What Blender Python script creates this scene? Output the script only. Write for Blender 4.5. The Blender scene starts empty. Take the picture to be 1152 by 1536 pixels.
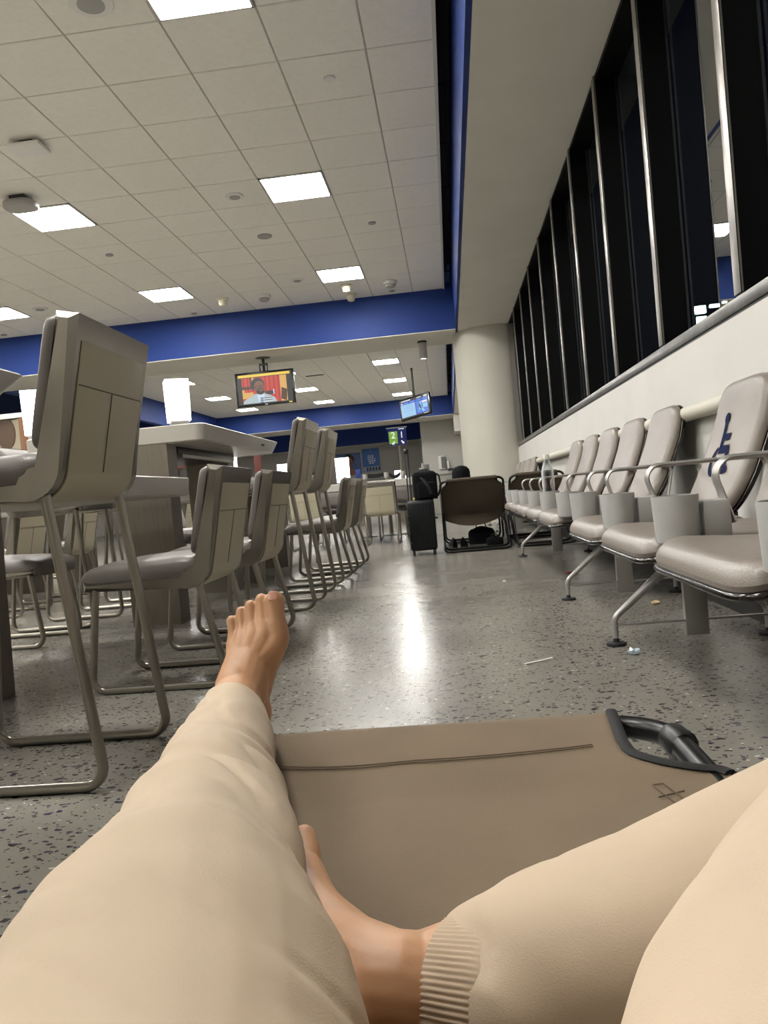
import bpy, bmesh, math, random
from mathutils import Vector, Matrix, noise
random.seed(7)
C = bpy.context.scene.collection
PI = math.pi
sin, cos = math.sin, math.cos
# ---------------------------------------------------------------- camera model
F, YAW, PITCH, ROLL, HC = 1163.45, -.0881, -.0229, -.0906, .65
_f = Vector((sin(YAW)*cos(PITCH), cos(YAW)*cos(PITCH), sin(PITCH)))
_r = Vector((cos(YAW), -sin(YAW), 0)); _u = _r.cross(_f)
CR = cos(ROLL)*_r + sin(ROLL)*_u
CU = -sin(ROLL)*_r + cos(ROLL)*_u
EYE = Vector((0, 0, HC))
def pt(px, py, **k):
    """world point on the plane x=, y= or z= that the photo shows at (px, py)"""
    d = CR*((px-576)/F) - CU*((py-768)/F) + _f
    (a, v), = k.items(); i = 'xyz'.index(a)
    return EYE + d*((v-EYE[i])/d[i])
K = .96
CEIL, SOFF = .65+3.593*K, .65+2.852*K
XW = 1.27*K                              # window wall
TILE, TX, TY = .725*K, .358*K, 5.62*K    # ceiling grid
# ---------------------------------------------------------------- materials
def lin(c):
    c /= 255.0
    return c/12.92 if c <= .04045 else ((c+.055)/1.055)**2.4
def rgb(r, g, b): return (lin(r), lin(g), lin(b), 1)
MATS = {}
def mat(name, col, rough=.5, metal=0, emit=0, bump=0, bscale=60, var=0, vscale=8, spec=.5, stretch=None, sub=0, coat=0):
    if name in MATS: return MATS[name]
    m = bpy.data.materials.new(name); m.use_nodes = True
    nt = m.node_tree; b = nt.nodes['Principled BSDF']; L = nt.links.new
    b.inputs['Base Color'].default_value = col
    b.inputs['Roughness'].default_value = rough; b.inputs['Metallic'].default_value = metal
    b.inputs['Specular IOR Level'].default_value = spec
    if coat: b.inputs['Coat Weight'].default_value = coat
    if emit:
        b.inputs['Emission Color'].default_value = col; b.inputs['Emission Strength'].default_value = emit
        if name.startswith('screen_'): b.inputs['Base Color'].default_value = (.01, .01, .012, 1)
    if sub:
        b.inputs['Subsurface Weight'].default_value = sub; b.inputs['Subsurface Radius'].default_value = (.012, .005, .003)
    if bump or var:
        tc = nt.nodes.new('ShaderNodeTexCoord'); mp = nt.nodes.new('ShaderNodeMapping')
        L(tc.outputs['Object'], mp.inputs['Vector'])
        if stretch: mp.inputs['Scale'].default_value = stretch
    if var:
        n = nt.nodes.new('ShaderNodeTexNoise'); n.inputs['Scale'].default_value = vscale; n.inputs['Detail'].default_value = 4
        L(mp.outputs[0], n.inputs['Vector'])
        r = nt.nodes.new('ShaderNodeValToRGB')
        r.color_ramp.elements[0].position = .3; r.color_ramp.elements[1].position = .7
        r.color_ramp.elements[0].color = [c*(1-var) for c in col[:3]]+[1]
        r.color_ramp.elements[1].color = [min(1, c*(1+var)) for c in col[:3]]+[1]
        L(n.outputs['Fac'], r.inputs['Fac']); L(r.outputs['Color'], b.inputs['Base Color'])
    if bump:
        n2 = nt.nodes.new('ShaderNodeTexNoise'); n2.inputs['Scale'].default_value = bscale; n2.inputs['Detail'].default_value = 3
        L(mp.outputs[0], n2.inputs['Vector'])
        bp = nt.nodes.new('ShaderNodeBump'); bp.inputs['Strength'].default_value = bump; bp.inputs['Distance'].default_value = .003
        L(n2.outputs['Fac'], bp.inputs['Height']); L(bp.outputs[0], b.inputs['Normal'])
    MATS[name] = m
    return m
def mat_floor():
    m = bpy.data.materials.new('speckled_terrazzo'); m.use_nodes = True
    nt = m.node_tree; b = nt.nodes['Principled BSDF']; N = nt.nodes.new; L = nt.links.new
    tc = N('ShaderNodeTexCoord')
    base = N('ShaderNodeTexNoise'); base.inputs['Scale'].default_value = 1.3; base.inputs['Detail'].default_value = 6
    L(tc.outputs['Object'], base.inputs['Vector'])
    br = N('ShaderNodeValToRGB'); br.color_ramp.elements[0].position = .32; br.color_ramp.elements[1].position = .68
    br.color_ramp.elements[0].color = rgb(124, 120, 112); br.color_ramp.elements[1].color = rgb(138, 134, 125)
    L(base.outputs['Fac'], br.inputs['Fac'])
    prev = br.outputs['Color']
    warp = N('ShaderNodeTexNoise'); warp.inputs['Scale'].default_value = 45
    L(tc.outputs['Object'], warp.inputs['Vector'])
    wm = N('ShaderNodeMixRGB'); wm.blend_type = 'ADD'; wm.inputs['Fac'].default_value = .018
    L(tc.outputs['Object'], wm.inputs['Color1']); L(warp.outputs['Color'], wm.inputs['Color2'])
    for scale, thr, size, col in ((48, .26, .30, rgb(38, 37, 48)), (75, .30, .34, rgb(40, 39, 52)), (130, .22, .36, rgb(62, 60, 62)), (95, .07, .30, rgb(195, 190, 180)), (60, .1, .36, rgb(36, 39, 68))):
        v = N('ShaderNodeTexVoronoi'); v.inputs['Scale'].default_value = scale
        mp = N('ShaderNodeMapping'); mp.inputs['Location'].default_value = (scale*.37, scale*.11, 0); mp.inputs['Scale'].default_value = (.8, 1.15, 1)
        L(wm.outputs[0], mp.inputs['Vector']); L(mp.outputs[0], v.inputs['Vector'])
        sep = N('ShaderNodeSeparateColor'); L(v.outputs['Color'], sep.inputs[0])
        a = N('ShaderNodeMath'); a.operation = 'LESS_THAN'; a.inputs[1].default_value = thr; L(sep.outputs[0], a.inputs[0])
        sz = N('ShaderNodeMath'); sz.operation = 'MULTIPLY'; sz.inputs[1].default_value = size*1.5; L(sep.outputs[1], sz.inputs[0])
        d = N('ShaderNodeMath'); d.operation = 'LESS_THAN'; L(v.outputs['Distance'], d.inputs[0]); L(sz.outputs[0], d.inputs[1])
        k = N('ShaderNodeMath'); k.operation = 'MULTIPLY'; L(a.outputs[0], k.inputs[0]); L(d.outputs[0], k.inputs[1])
        mx = N('ShaderNodeMixRGB'); L(k.outputs[0], mx.inputs['Fac']); L(prev, mx.inputs['Color1']); mx.inputs['Color2'].default_value = col
        prev = mx.outputs['Color']
    L(prev, b.inputs['Base Color'])
    rn = N('ShaderNodeTexNoise'); rn.inputs['Scale'].default_value = 2.6; rn.inputs['Detail'].default_value = 3
    L(tc.outputs['Object'], rn.inputs['Vector'])
    rr = N('ShaderNodeMapRange'); rr.inputs[1].default_value = .3; rr.inputs[2].default_value = .7; rr.inputs[3].default_value = .205; rr.inputs[4].default_value = .262
    L(rn.outputs['Fac'], rr.inputs[0]); L(rr.outputs[0], b.inputs['Roughness'])
    b.inputs['Specular IOR Level'].default_value = .55
    bn = N('ShaderNodeTexNoise'); bn.inputs['Scale'].default_value = 6
    L(tc.outputs['Object'], bn.inputs['Vector'])
    bp = N('ShaderNodeBump'); bp.inputs['Strength'].default_value = .025; bp.inputs['Distance'].default_value = .01
    L(bn.outputs['Fac'], bp.inputs['Height']); L(bp.outputs[0], b.inputs['Normal'])
    return m
def mat_glass():
    m = bpy.data.materials.new('night_window_glass'); m.use_nodes = True
    nt = m.node_tree; nt.nodes.clear(); N = nt.nodes.new; L = nt.links.new
    o = N('ShaderNodeOutputMaterial'); mx = N('ShaderNodeMixShader'); t = N('ShaderNodeBsdfTransparent'); g = N('ShaderNodeBsdfGlossy')
    t.inputs['Color'].default_value = (.55, .6, .62, 1); g.inputs['Roughness'].default_value = .01; g.inputs['Color'].default_value = (.9, .92, .92, 1)
    lw = N('ShaderNodeLayerWeight'); lw.inputs['Blend'].default_value = .5
    pw = N('ShaderNodeMath'); pw.operation = 'POWER'; pw.inputs[1].default_value = 1.6; L(lw.outputs['Facing'], pw.inputs[0])
    fr = N('ShaderNodeMath'); fr.operation = 'MULTIPLY_ADD'; fr.inputs[1].default_value = .86; fr.inputs[2].default_value = .08; L(pw.outputs[0], fr.inputs[0])
    L(fr.outputs[0], mx.inputs[0]); L(t.outputs[0], mx.inputs[1]); L(g.outputs[0], mx.inputs[2]); L(mx.outputs[0], o.inputs['Surface'])
    return m
def mat_clear(name, tint):
    m = bpy.data.materials.new(name); m.use_nodes = True
    nt = m.node_tree; nt.nodes.clear(); N = nt.nodes.new; L = nt.links.new
    o = N('ShaderNodeOutputMaterial'); mx = N('ShaderNodeMixShader'); t = N('ShaderNodeBsdfTransparent'); g = N('ShaderNodeBsdfPrincipled')
    t.inputs['Color'].default_value = tint; g.inputs['Base Color'].default_value = (.75, .78, .8, 1); g.inputs['Roughness'].default_value = .08
    lw = N('ShaderNodeLayerWeight'); lw.inputs['Blend'].default_value = .55
    L(lw.outputs['Facing'], mx.inputs[0]); L(t.outputs[0], mx.inputs[1]); L(g.outputs[0], mx.inputs[2]); L(mx.outputs[0], o.inputs['Surface'])
    return m
STEEL = mat('brushed_steel', rgb(136, 131, 123), .26, .95, var=.05, vscale=5, stretch=(3, 3, 3))
TUBE = mat('satin_steel_tube', rgb(142, 137, 128), .28, .95)
PANEL = mat('beige_laminate', rgb(170, 162, 140), .42)
SEAM = mat('dark_seam', rgb(90, 84, 72), .6)
VINYL = mat('grey_vinyl', rgb(106, 101, 96), .36, bump=.25, bscale=220, var=.05, vscale=5)
TABLE = mat('pale_grey_solid_surface', rgb(172, 168, 160), .38)
DARK = mat('dark_grey_metal', rgb(62, 60, 58), .45, .5)
PED = mat('bronze_grey_brushed_metal', rgb(112, 106, 97), .38, .75, var=.12, vscale=5, stretch=(60, 60, 1.5))
SEATV = mat('taupe_vinyl', rgb(126, 117, 109), .30, bump=.3, bscale=260, var=.05, vscale=6)
CAST = mat('cast_aluminium', rgb(170, 168, 164), .33, .6, bump=.05, bscale=30)
CUPM = mat('silver_painted_plastic', rgb(172, 172, 170), .36, .15, var=.06, vscale=14)
CHROME = mat('dark_chrome', rgb(70, 68, 66), .15, 1)
BLACK = mat('black_plastic', rgb(22, 22, 23), .4)
RUBBER = mat('black_rubber', rgb(20, 20, 20), .7)
NAVYSYM = mat('navy_print', rgb(17, 25, 58), .8, spec=.08)
BLUE = mat('blue_paint', rgb(27, 53, 118), .6, spec=.3)
SOFM = mat('soffit_plaster', rgb(204, 201, 191), .85, var=.03, vscale=2)
WHITEW = mat('white_wall_paint', rgb(196, 194, 189), .7, var=.03, vscale=3, bump=.04, bscale=20)
COLM = mat('cream_column_paint', rgb(184, 181, 170), .7, var=.03, vscale=2)
TILEM = mat('ceiling_tile', rgb(226, 223, 214), .9, var=.03, vscale=25, bump=.15, bscale=300)
GRID = mat('ceiling_grid_metal', rgb(196, 194, 188), .6)
LIGHT = mat('light_diffuser', (1, .98, .935, 1), .5, emit=80)
LAMPM = mat('lamp_shade_glow', (1, .985, .95, 1), .5, emit=5)
BEAD = mat('glazing_bead_metal', rgb(78, 80, 82), .3, .9)
SILL = mat('window_sill_metal', rgb(112, 110, 106), .32, .85, var=.22, vscale=9)
MULL = mat('mullion_metal', rgb(170, 166, 160), .32, .9)
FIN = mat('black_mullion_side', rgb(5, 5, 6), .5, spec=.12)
OUT = mat('cream_plastic', rgb(214, 208, 184), .5)
WPL = mat('white_plastic', rgb(215, 213, 208), .5)
GPL = mat('grey_plastic', rgb(150, 148, 144), .5)
CANV = mat('khaki_canvas', rgb(114, 98, 79), .9, bump=.35, bscale=420, var=.06, vscale=7)
CANVD = mat('brown_canvas', rgb(76, 66, 54), .9, bump=.3, bscale=300, var=.06)
STITCH = mat('stitch_thread', rgb(96, 82, 66), .9)
BIND = mat('black_webbing', rgb(11, 11, 12), .8)
BTUBE = mat('black_enamel_tube', rgb(9, 9, 10), .34, spec=.35)
SKIN = mat('skin', rgb(187, 142, 106), .48, var=.07, vscale=14, bump=.12, bscale=90, sub=.12)
NAIL = mat('toenail', rgb(204, 152, 132), .25)
FLEECE = mat('cream_fleece', rgb(190, 172, 150), .95, bump=.18, bscale=900, var=.04, vscale=14)
RIB = mat('cream_rib_knit', rgb(188, 169, 146), .95)
CASE = mat('black_suitcase_shell', rgb(15, 17, 20), .4, bump=.2, bscale=80, spec=.3)
CLOTH = mat('black_nylon', rgb(13, 14, 16), .8, bump=.4, bscale=60, spec=.12)
# ---------------------------------------------------------------- mesh builder
def fillet(pts, r, seg=6, closed=False):
    P = [Vector(p) for p in pts]; n = len(P); out = []
    for i, p in enumerate(P):
        if not closed and i in (0, n-1): out.append(p); continue
        a, b = P[i-1]-p, P[(i+1) % n]-p
        la, lb = a.length, b.length; a.normalize(); b.normalize()
        ang = a.angle(b)
        if ang > PI-.02: out.append(p); continue
        rr = r[i] if isinstance(r, (list, tuple)) else r
        d = min(rr/math.tan(ang/2), la*.49, lb*.49); rr = d*math.tan(ang/2)
        bis = (a+b).normalized(); c = p+bis*(rr/sin(ang/2))
        s, e = p+a*d-c, p+b*d-c
        tot = s.angle(e); ax = s.cross(e).normalized()
        for k in range(seg+1): out.append(c+Matrix.Rotation(tot*k/seg, 3, ax) @ s)
    return out
class MB:
    def __init__(s): s.bm = bmesh.new()
    def face(s, vs, mi=0):
        try:
            f = s.bm.faces.new(vs); f.material_index = mi; return f
        except ValueError: return None
    def grid(s, rows, closed=True, caps=True, mi=0):
        R = [[s.bm.verts.new(p) for p in row] for row in rows]
        n = len(R[0])
        for a, b in zip(R, R[1:]):
            for j in range(n if closed else n-1):
                s.face((a[j], a[(j+1) % n], b[(j+1) % n], b[j]), mi)
        if caps and closed:
            s.face(list(reversed(R[0])), mi); s.face(R[-1], mi)
        return R
    def tube(s, pts, r, n=10, closed=False, mi=0, r2=None, up=None):
        P = [Vector(p) for p in pts]; m = len(P); rows = []; nrm = None
        for i, p in enumerate(P):
            if closed: t = P[(i+1) % m]-P[i-1]
            else: t = P[min(i+1, m-1)]-P[max(i-1, 0)]
            t.normalize()
            if nrm is None:
                ref = Vector(up) if up else (Vector((0, 0, 1)) if abs(t.z) < .9 else Vector((0, 1, 0)))
                nrm = (ref-t*ref.dot(t)).normalized()
            else: nrm = (nrm-t*nrm.dot(t)).normalized()
            bn = t.cross(nrm)
            rr = r[i] if isinstance(r, (list, tuple)) else r
            rb = rr if r2 is None else (r2[i] if isinstance(r2, (list, tuple)) else r2)
            rows.append([p+nrm*rr*cos(2*PI*k/n)+bn*rb*sin(2*PI*k/n) for k in range(n)])
        if closed: rows.append(rows[0])
        s.grid(rows, caps=not closed, mi=mi)
        if closed: bmesh.ops.remove_doubles(s.bm, verts=s.bm.verts, dist=1e-6)
        return s
    def box(s, c, d, bev=0, rot=None, mi=0, seg=2):
        M = Matrix.Translation(Vector(c)) @ (rot.to_4x4() if rot else Matrix()) @ Matrix.Diagonal((d[0], d[1], d[2], 1))
        g = bmesh.ops.create_cube(s.bm, size=1, matrix=M)
        vs = g['verts']; fs = {f for v in vs for f in v.link_faces}
        for f in fs: f.material_index = mi
        if bev:
            es = list({e for v in vs for e in v.link_edges})
            bmesh.ops.bevel(s.bm, geom=es, offset=bev, segments=seg, profile=.5, affect='EDGES', clamp_overlap=True)
        return s
    def lathe(s, prof, n=24, c=(0, 0, 0), mi=0, M=None):
        rows = []
        for r, z in prof:
            row = [Vector((r*cos(2*PI*k/n), r*sin(2*PI*k/n), z)) for k in range(n)]
            rows.append([(M @ v if M else v)+Vector(c) for v in row])
        s.grid(rows, mi=mi); return s
    def prism(s, pts, depth, M=None, bev=0, mi=0, seg=1, off=0):
        """2D outline (u,v) extruded along w, mapped by M"""
        M = M or Matrix()
        a = [s.bm.verts.new(M @ Vector((u, v, off))) for u, v in pts]
        b = [s.bm.verts.new(M @ Vector((u, v, off+depth))) for u, v in pts]
        n = len(pts); fs = [s.face(list(reversed(a)), mi), s.face(b, mi)]
        for i in range(n): s.face((a[i], a[(i+1) % n], b[(i+1) % n], b[i]), mi)
        if bev:
            es = [e for f in fs if f for e in f.edges]
            bmesh.ops.bevel(s.bm, geom=es, offset=bev, segments=seg, profile=.5, affect='EDGES', clamp_overlap=True)
        return s
    def flat(s, pts, M=None, off=0, mi=0):
        M = M or Matrix()
        s.face([s.bm.verts.new(M @ Vector((u, v, off))) for u, v in pts], mi); return s
    def pad(s, hw, hl, top, bot, p=4, fn=None, n=48, er=.03, mi=0, bulge=0.0):
        """upholstered pad: superellipse outline, rounded edge; fn(u,v,h)->xyz"""
        fn = fn or (lambda u, v, h: Vector((u, v, h)))
        base = []
        for k in range(n):
            t = 2*PI*k/n+PI/n; c_, s_ = cos(t), sin(t)
            base.append((math.copysign(abs(c_)**(2/p), c_), math.copysign(abs(s_)**(2/p), s_)))
        prof = [(min(.5*er, .005), bot), (0, bot+.3*(top-bot))]
        for q in range(6):
            a = q/5*PI/2; prof.append((er*(1-cos(a)), top-er*(1-sin(a)) if top-er > bot else bot+(top-bot)*(.3+.7*sin(a))))
        rows = []
        for ins, h in prof: rows.append([fn(u*(hw-ins), v*(hl-ins), h) for u, v in base])
        m_ = min(hw, hl)
        for q in (.25, .5, .75, .93):
            rows.append([fn(u*(hw-er)*(1-q), v*(hl-er)*(1-q), top+bulge*(1-(1-q)**2)) for u, v in base])
        s.grid(rows, mi=mi); return s
    def blob(s, c, r, n=16, m=10, M=None, mi=0):
        rows = []
        for i in range(m+1):
            a = -PI/2+PI*(.02+.96*i/m)
            rows.append([Vector(c)+((M or Matrix.Identity(3)) @ Vector((r[0]*cos(a)*cos(2*PI*k/n), r[1]*cos(a)*sin(2*PI*k/n), r[2]*sin(a)))) for k in range(n)])
        s.grid(rows, mi=mi); return s
    def build(s, name, mats, parent=None, smooth=True, ang=38, loc=None):
        me = bpy.data.meshes.new(name)
        bmesh.ops.recalc_face_normals(s.bm, faces=s.bm.faces)
        s.bm.to_mesh(me); s.bm.free()
        for m in (mats if isinstance(mats, (list, tuple)) else [mats]): me.materials.append(m)
        if smooth:
            me.shade_smooth(); me.set_sharp_from_angle(angle=math.radians(ang))
        o = bpy.data.objects.new(name, me); C.objects.link(o)
        if parent: o.parent = parent
        if loc: o.location = loc
        return o
def tag(o, label=None, cat=None, group=None, kind=None):
    for k, v in (('label', label), ('category', cat), ('group', group), ('kind', kind)):
        if v: o[k] = v
    return o
def thing(name, label, cat, loc=(0, 0, 0), rz=0, group=None):
    o = bpy.data.objects.new(name, None); C.objects.link(o); o.empty_display_size = .1
    o.location = loc; o.rotation_euler = (0, 0, rz); return tag(o, label, cat, group)
def copy_tree(o, parent=None):
    c = o.copy(); C.objects.link(c)
    if parent: c.parent = parent
    for ch in list(o.children): copy_tree(ch, c)
    return c
def struct(name, mb, m, **k): return tag(mb.build(name, m, **k), kind='structure')
def rrect(x0, x1, y0, y1, r, seg=5):
    return [(v.x, v.y) for v in fillet([(x0, y0, 0), (x1, y0, 0), (x1, y1, 0), (x0, y1, 0)], r, seg, True)]
def frame(o, x, y, z=None):
    x, y = Vector(x).normalized(), Vector(y).normalized(); z = x.cross(y)
    M = Matrix((x, y, z)).transposed().to_4x4(); M.translation = Vector(o); return M
def text(name, s, size, mtl, parent, M, align='CENTER', ext=.001):
    cu = bpy.data.curves.new(name, 'FONT'); cu.body = s; cu.size = size; cu.align_x = align; cu.align_y = 'CENTER'; cu.extrude = ext; cu.resolution_u = 3
    t = bpy.data.objects.new(name, cu); C.objects.link(t)
    dg = bpy.context.evaluated_depsgraph_get(); me = bpy.data.meshes.new_from_object(t.evaluated_get(dg))
    bpy.data.objects.remove(t); me.transform(M); me.materials.clear(); me.materials.append(mtl)
    o = bpy.data.objects.new(name, me); C.objects.link(o); o.parent = parent; return o
FACECAM = lambda o: frame(o, (1, 0, 0), (0, 0, 1))          # u right, v up, w towards -y
# ================================================================ THE SETTING
B1, B1B, B2, B2B = 14.13*K, 15.5*K, 30.2*K, 32.28*K   # cross beams: front and back faces
XE, XS = .2*K, .34*K                                   # ceiling edge, window soffit edge
struct('floor', MB().box((-6.4, 15.6, -.05), (15.7, 39.4, .1)), mat_floor())
LCELL = [(i, j) for i in (2, 6, 10, 14) for j in (-11, -6, -1, 4, 9) if not (j == -11 and i in (2, 14))] + [(i, j) for i in (2, 6, 10) for j in (21, 26, 31)]
GROOVE = mat('ceiling_groove', rgb(168, 165, 158), .8)
def lights_at(i, j): return (i, j) in LCELL
def ceiling_mesh(y0, y1, x1, x0):
    m = MB(); m.box(((x0+x1)/2, (y0+y1)/2, CEIL+.06), (x1-x0, y1-y0, .1), mi=1)
    i = 0
    while TX-i*TILE > x0:
        xb = min(TX-i*TILE, x1); xa = max(TX-(i+1)*TILE, x0)
        j0, j1 = math.floor((y0-TY)/TILE), math.ceil((y1-TY)/TILE)
        for j in range(j0, j1):
            ya, yb = max(TY+j*TILE, y0), min(TY+(j+1)*TILE, y1)
            if xb-xa < .05 or yb-ya < .05 or lights_at(i, j): continue
            rows = [[(xa+d, ya+d, z), (xb-d, ya+d, z), (xb-d, yb-d, z), (xa+d, yb-d, z)] for d, z in ((.006, CEIL+.011), (.006, CEIL+.004), (.011, CEIL))]
            m.grid(rows, caps=False); m.face([m.bm.verts.new(p) for p in rows[-1]])
        i += 1
    return m
struct('ceiling', ceiling_mesh(-3.5, B1, XE, -14), [TILEM, GROOVE], smooth=False)
struct('ceiling', ceiling_mesh(B1B, B2, XE, -8.62), [TILEM, GROOVE], smooth=False)
def beam(name, x0, x1, y0, y1, z0, z1):
    m = MB(); m.box(((x0+x1)/2, (y0+y1)/2, (z0+z1)/2+.002), (x1-x0, y1-y0, z1-z0))
    m.box(((x0+x1)/2, (y0+y1)/2+.003, z0-.004), (x1-x0, y1-y0+.006, .012), mi=1)
    struct(name, m, [BLUE, SOFM], smooth=False)
beam('trim_1', -14, XS, B1, B1B, SOFF, CEIL+.1)
beam('trim_2', -14, XS, B2, B2B, SOFF, CEIL+.1)
beam('trim_3', -14, -.98, 33.4, 34.7, 2.87, CEIL)
struct('trim_4', MB().box((-8.72, (B1B+B2)/2, (SOFF+CEIL)/2), (.2, B2-B1B, CEIL-SOFF)), BLUE)
struct('trim_5', MB().box((XS+.02, (B2-3.5)/2, (SOFF+CEIL)/2+.25), (.04, B2+3.5, CEIL-SOFF+.5)), BLUE)
m = MB(); m.box((.25, 5, CEIL+.42), (.3, 17.2, .02)).box((XE-.03, 5, CEIL+.28), (.02, 17.2, .3)).box((.25, 22, CEIL+.42), (.3, 14, .02)).box((XE-.03, 22, CEIL+.28), (.02, 14, .3))
for k in range(26): m.box((.26, -2.6+k*1.22, CEIL+.2), (.13, .02, .02))
m.tube([(.24, -3.4, CEIL+.3), (.24, 13.5, CEIL+.3)], .025)
struct('trim_6', m, mat('dark_slot', rgb(44, 46, 52), .8))
m = MB().box((XE-.012, (B1-3.5)/2, CEIL+.035), (.03, B1+3.5, .09)).box((XE-.012, (B1B+B2)/2, CEIL+.035), (.03, B2-B1B, .09))
struct('trim_7', m, GRID)
struct('trim_8', MB().box(((XS+XW+.4)/2, (B2B-3.5)/2, SOFF+.05), (XW+.4-XS, B2B+3.5, .1)), SOFM)
struct('trim_9', MB().box((.78, 30.0, 3.07), (.9, 2, .66)), SOFM)
col = [(.68, -.01), (.68, SOFF)]
struct('trim_10', MB().lathe(col, 72, (.95, 14.2, 0)), COLM)
struct('wall_back', MB().box((-7.5, 34.75, 1.6), (13.2, .1, 3.4)), mat('grey_back_wall', rgb(182, 180, 174), .8, var=.03, vscale=1))
struct('wall_end', MB().box((.15, 31.1, 1.7), (2.3, .1, 3.4)), mat('grey_end_wall', rgb(176, 174, 167), .8, var=.03, vscale=1))
struct('wall_left', MB().box((-14.05, 15.5, 2), (.1, 38.5, 4.3)), mat('left_wall_paint', rgb(178, 174, 166), .8, var=.03, vscale=1))
struct('wall_rear', MB().box((-6.4, -3.55, 2), (15.7, .1, 4.3)), COLM)
ZS0, ZS1 = .65+.634*K, .65+.695*K
struct('wall_right', MB().box((XW+.15, 6.6, ZS0/2-.006), (.3, 20.3, ZS0-.012)), WHITEW)
struct('wall_right_far', MB().box((XW+.15, 23, 1.7), (.3, 16.4, 3.4)), WHITEW)
struct('baseboard_right', MB().box((XW-.014, 5.2, .055), (.03, 16.9, .11)), mat('dark_base', rgb(46, 44, 42), .6))
struct('trim_11', MB().box((XW+.1, 4.95, (ZS0+ZS1)/2), (.21, 17, ZS1-ZS0-.004), bev=.004), SILL)
struct('trim_12', MB().box((XW+.02, 4.95, ZS0-.006), (.03, 17, .012)), BLACK)  # black strip colours in the shadow line of the gap under the sill
GL = XW+.16
glass = mat_glass()
ys = [(3.403+1.1953*k)*K for k in range(-5, 9)]
for k, y in enumerate(ys):
    y1 = ys[k+1] if k+1 < len(ys) else 13.45
    w = struct('window_%d' % (k+1), MB().flat([(y+.02, ZS1+.01), (y1-.02, ZS1+.01), (y1-.02, SOFF-.01), (y+.02, SOFF-.01)], frame((GL, 0, 0), (0, 1, 0), (0, 0, 1))), glass, smooth=False)
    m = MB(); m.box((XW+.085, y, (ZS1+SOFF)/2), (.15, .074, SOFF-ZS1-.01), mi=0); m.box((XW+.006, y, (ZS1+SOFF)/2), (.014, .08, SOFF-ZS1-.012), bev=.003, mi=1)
    for s in (-1, 1): m.box((GL-.012, y+s*.041, (ZS1+SOFF)/2), (.012, .007, SOFF-ZS1-.014), mi=2)
    struct('mullion', m, [FIN, MULL, BEAD], parent=w)
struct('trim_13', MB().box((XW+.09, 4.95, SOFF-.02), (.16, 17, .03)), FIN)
struct('trim_14', MB().box((XW+.03, 13.47, (ZS1+SOFF)/2), (.08, .05, SOFF-ZS1-.03)), MULL)
struct('ground', MB().box((45, 30, -3.2), (80, 140, .1)), mat('night_tarmac', rgb(20, 20, 22), .9))
# ceiling lights
names = {2: 'third', 6: 'second', 10: 'outermost', 14: 'far left'}
def ceiling_light(i, j, label):
    x, y = TX-(i+.5)*TILE, TY+(j+.5)*TILE
    t = thing('ceiling_light', label, 'ceiling light', (x, y, CEIL), 0, 'square ceiling light panels')
    h = TILE/2-.008; m = MB()
    for s in (-1, 1):
        m.box((s*(h-.008), 0, .004), (.016, 2*h, .03)); m.box((0, s*(h-.008), .004), (2*h, .016, .03))
    m.build('frame', GRID, t); MB().box((0, 0, .008), (2*h-.03, 2*h-.03, .012)).build('diffuser', LIGHT, t)
    return t
LL = {(2, -1): 'large bright ceiling light panel cut by the top edge of the photo', (2, 4): 'square ceiling light panel right of the round speaker, nearer the blue beam',
      (6, 4): 'square ceiling light panel next to the domed access point at far left', (2, 9): 'square ceiling light panel with two cream sprinklers just beyond it',
      (6, 9): 'square ceiling light panel between the small sprinkler and the tall near stool', (10, 9): 'ceiling light panel cut by the left edge just above the blue beam',
      (2, 21): 'nearest of three ceiling lights in line beyond the blue beam, right side', (2, 26): 'middle of three ceiling lights in line above the flight screen',
      (2, 31): 'farthest of three ceiling lights in line, touching the flight screen top', (6, 26): 'ceiling light panel right beside the hanging television edge',
      (6, 31): 'small far ceiling light panel lower right of the hanging television', (10, 26): 'ceiling light panel between the table lamp and the hanging television',
      (10, 31): 'small far ceiling light panel directly below the hanging television', (10, 21): 'ceiling light panel just behind the top of the table lamp', (6, 21): 'ceiling light panel hidden behind the hanging television'}
for c in LCELL: ceiling_light(c[0], c[1], LL.get(c, 'square ceiling light panel over the near end of the hall'))
# ceiling devices
def disc(name, px, py, r, label, cat, m, h=.012, inner=None, z=CEIL):
    p = pt(px, py, z=z); t = thing(name, label, cat, (p.x, p.y, z))
    MB().lathe([(r*.98, .02), (r, -h*.5), (r*.93, -h), (r*.2, -h*1.05), (.001, -h*1.05)], 28).build('rim' if inner else 'cap', m, t)
    if inner: MB().lathe([(r*.6, 0), (r*.6, -h*1.3), (r*.1, -h*1.5), (.001, -h*1.5)], 24).build('grille', inner, t)
    return t
GR = mat('speaker_grille', rgb(150, 148, 143), .7, bump=.6, bscale=400)
disc('ceiling_speaker', 136, 3, .15, 'large round ceiling speaker cut by the top edge of the photo', 'speaker', WPL, .02, GR)
disc('ceiling_speaker', 352, 294, .1, 'round ceiling speaker just left of the near light panel', 'speaker', WPL, .016, GR)
disc('ceiling_speaker', 397, 354, .095, 'flat grey ceiling speaker between the two near light panels', 'speaker', GR, .014)
disc('ceiling_speaker', 446, 420, .1, 'small round ceiling speaker left of the light by the sprinklers', 'speaker', WPL, .016, GR)
disc('ceiling_speaker', 60, 463, .12, 'round ceiling speaker beside the leftmost light panel', 'speaker', WPL, .016, GR)
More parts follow.
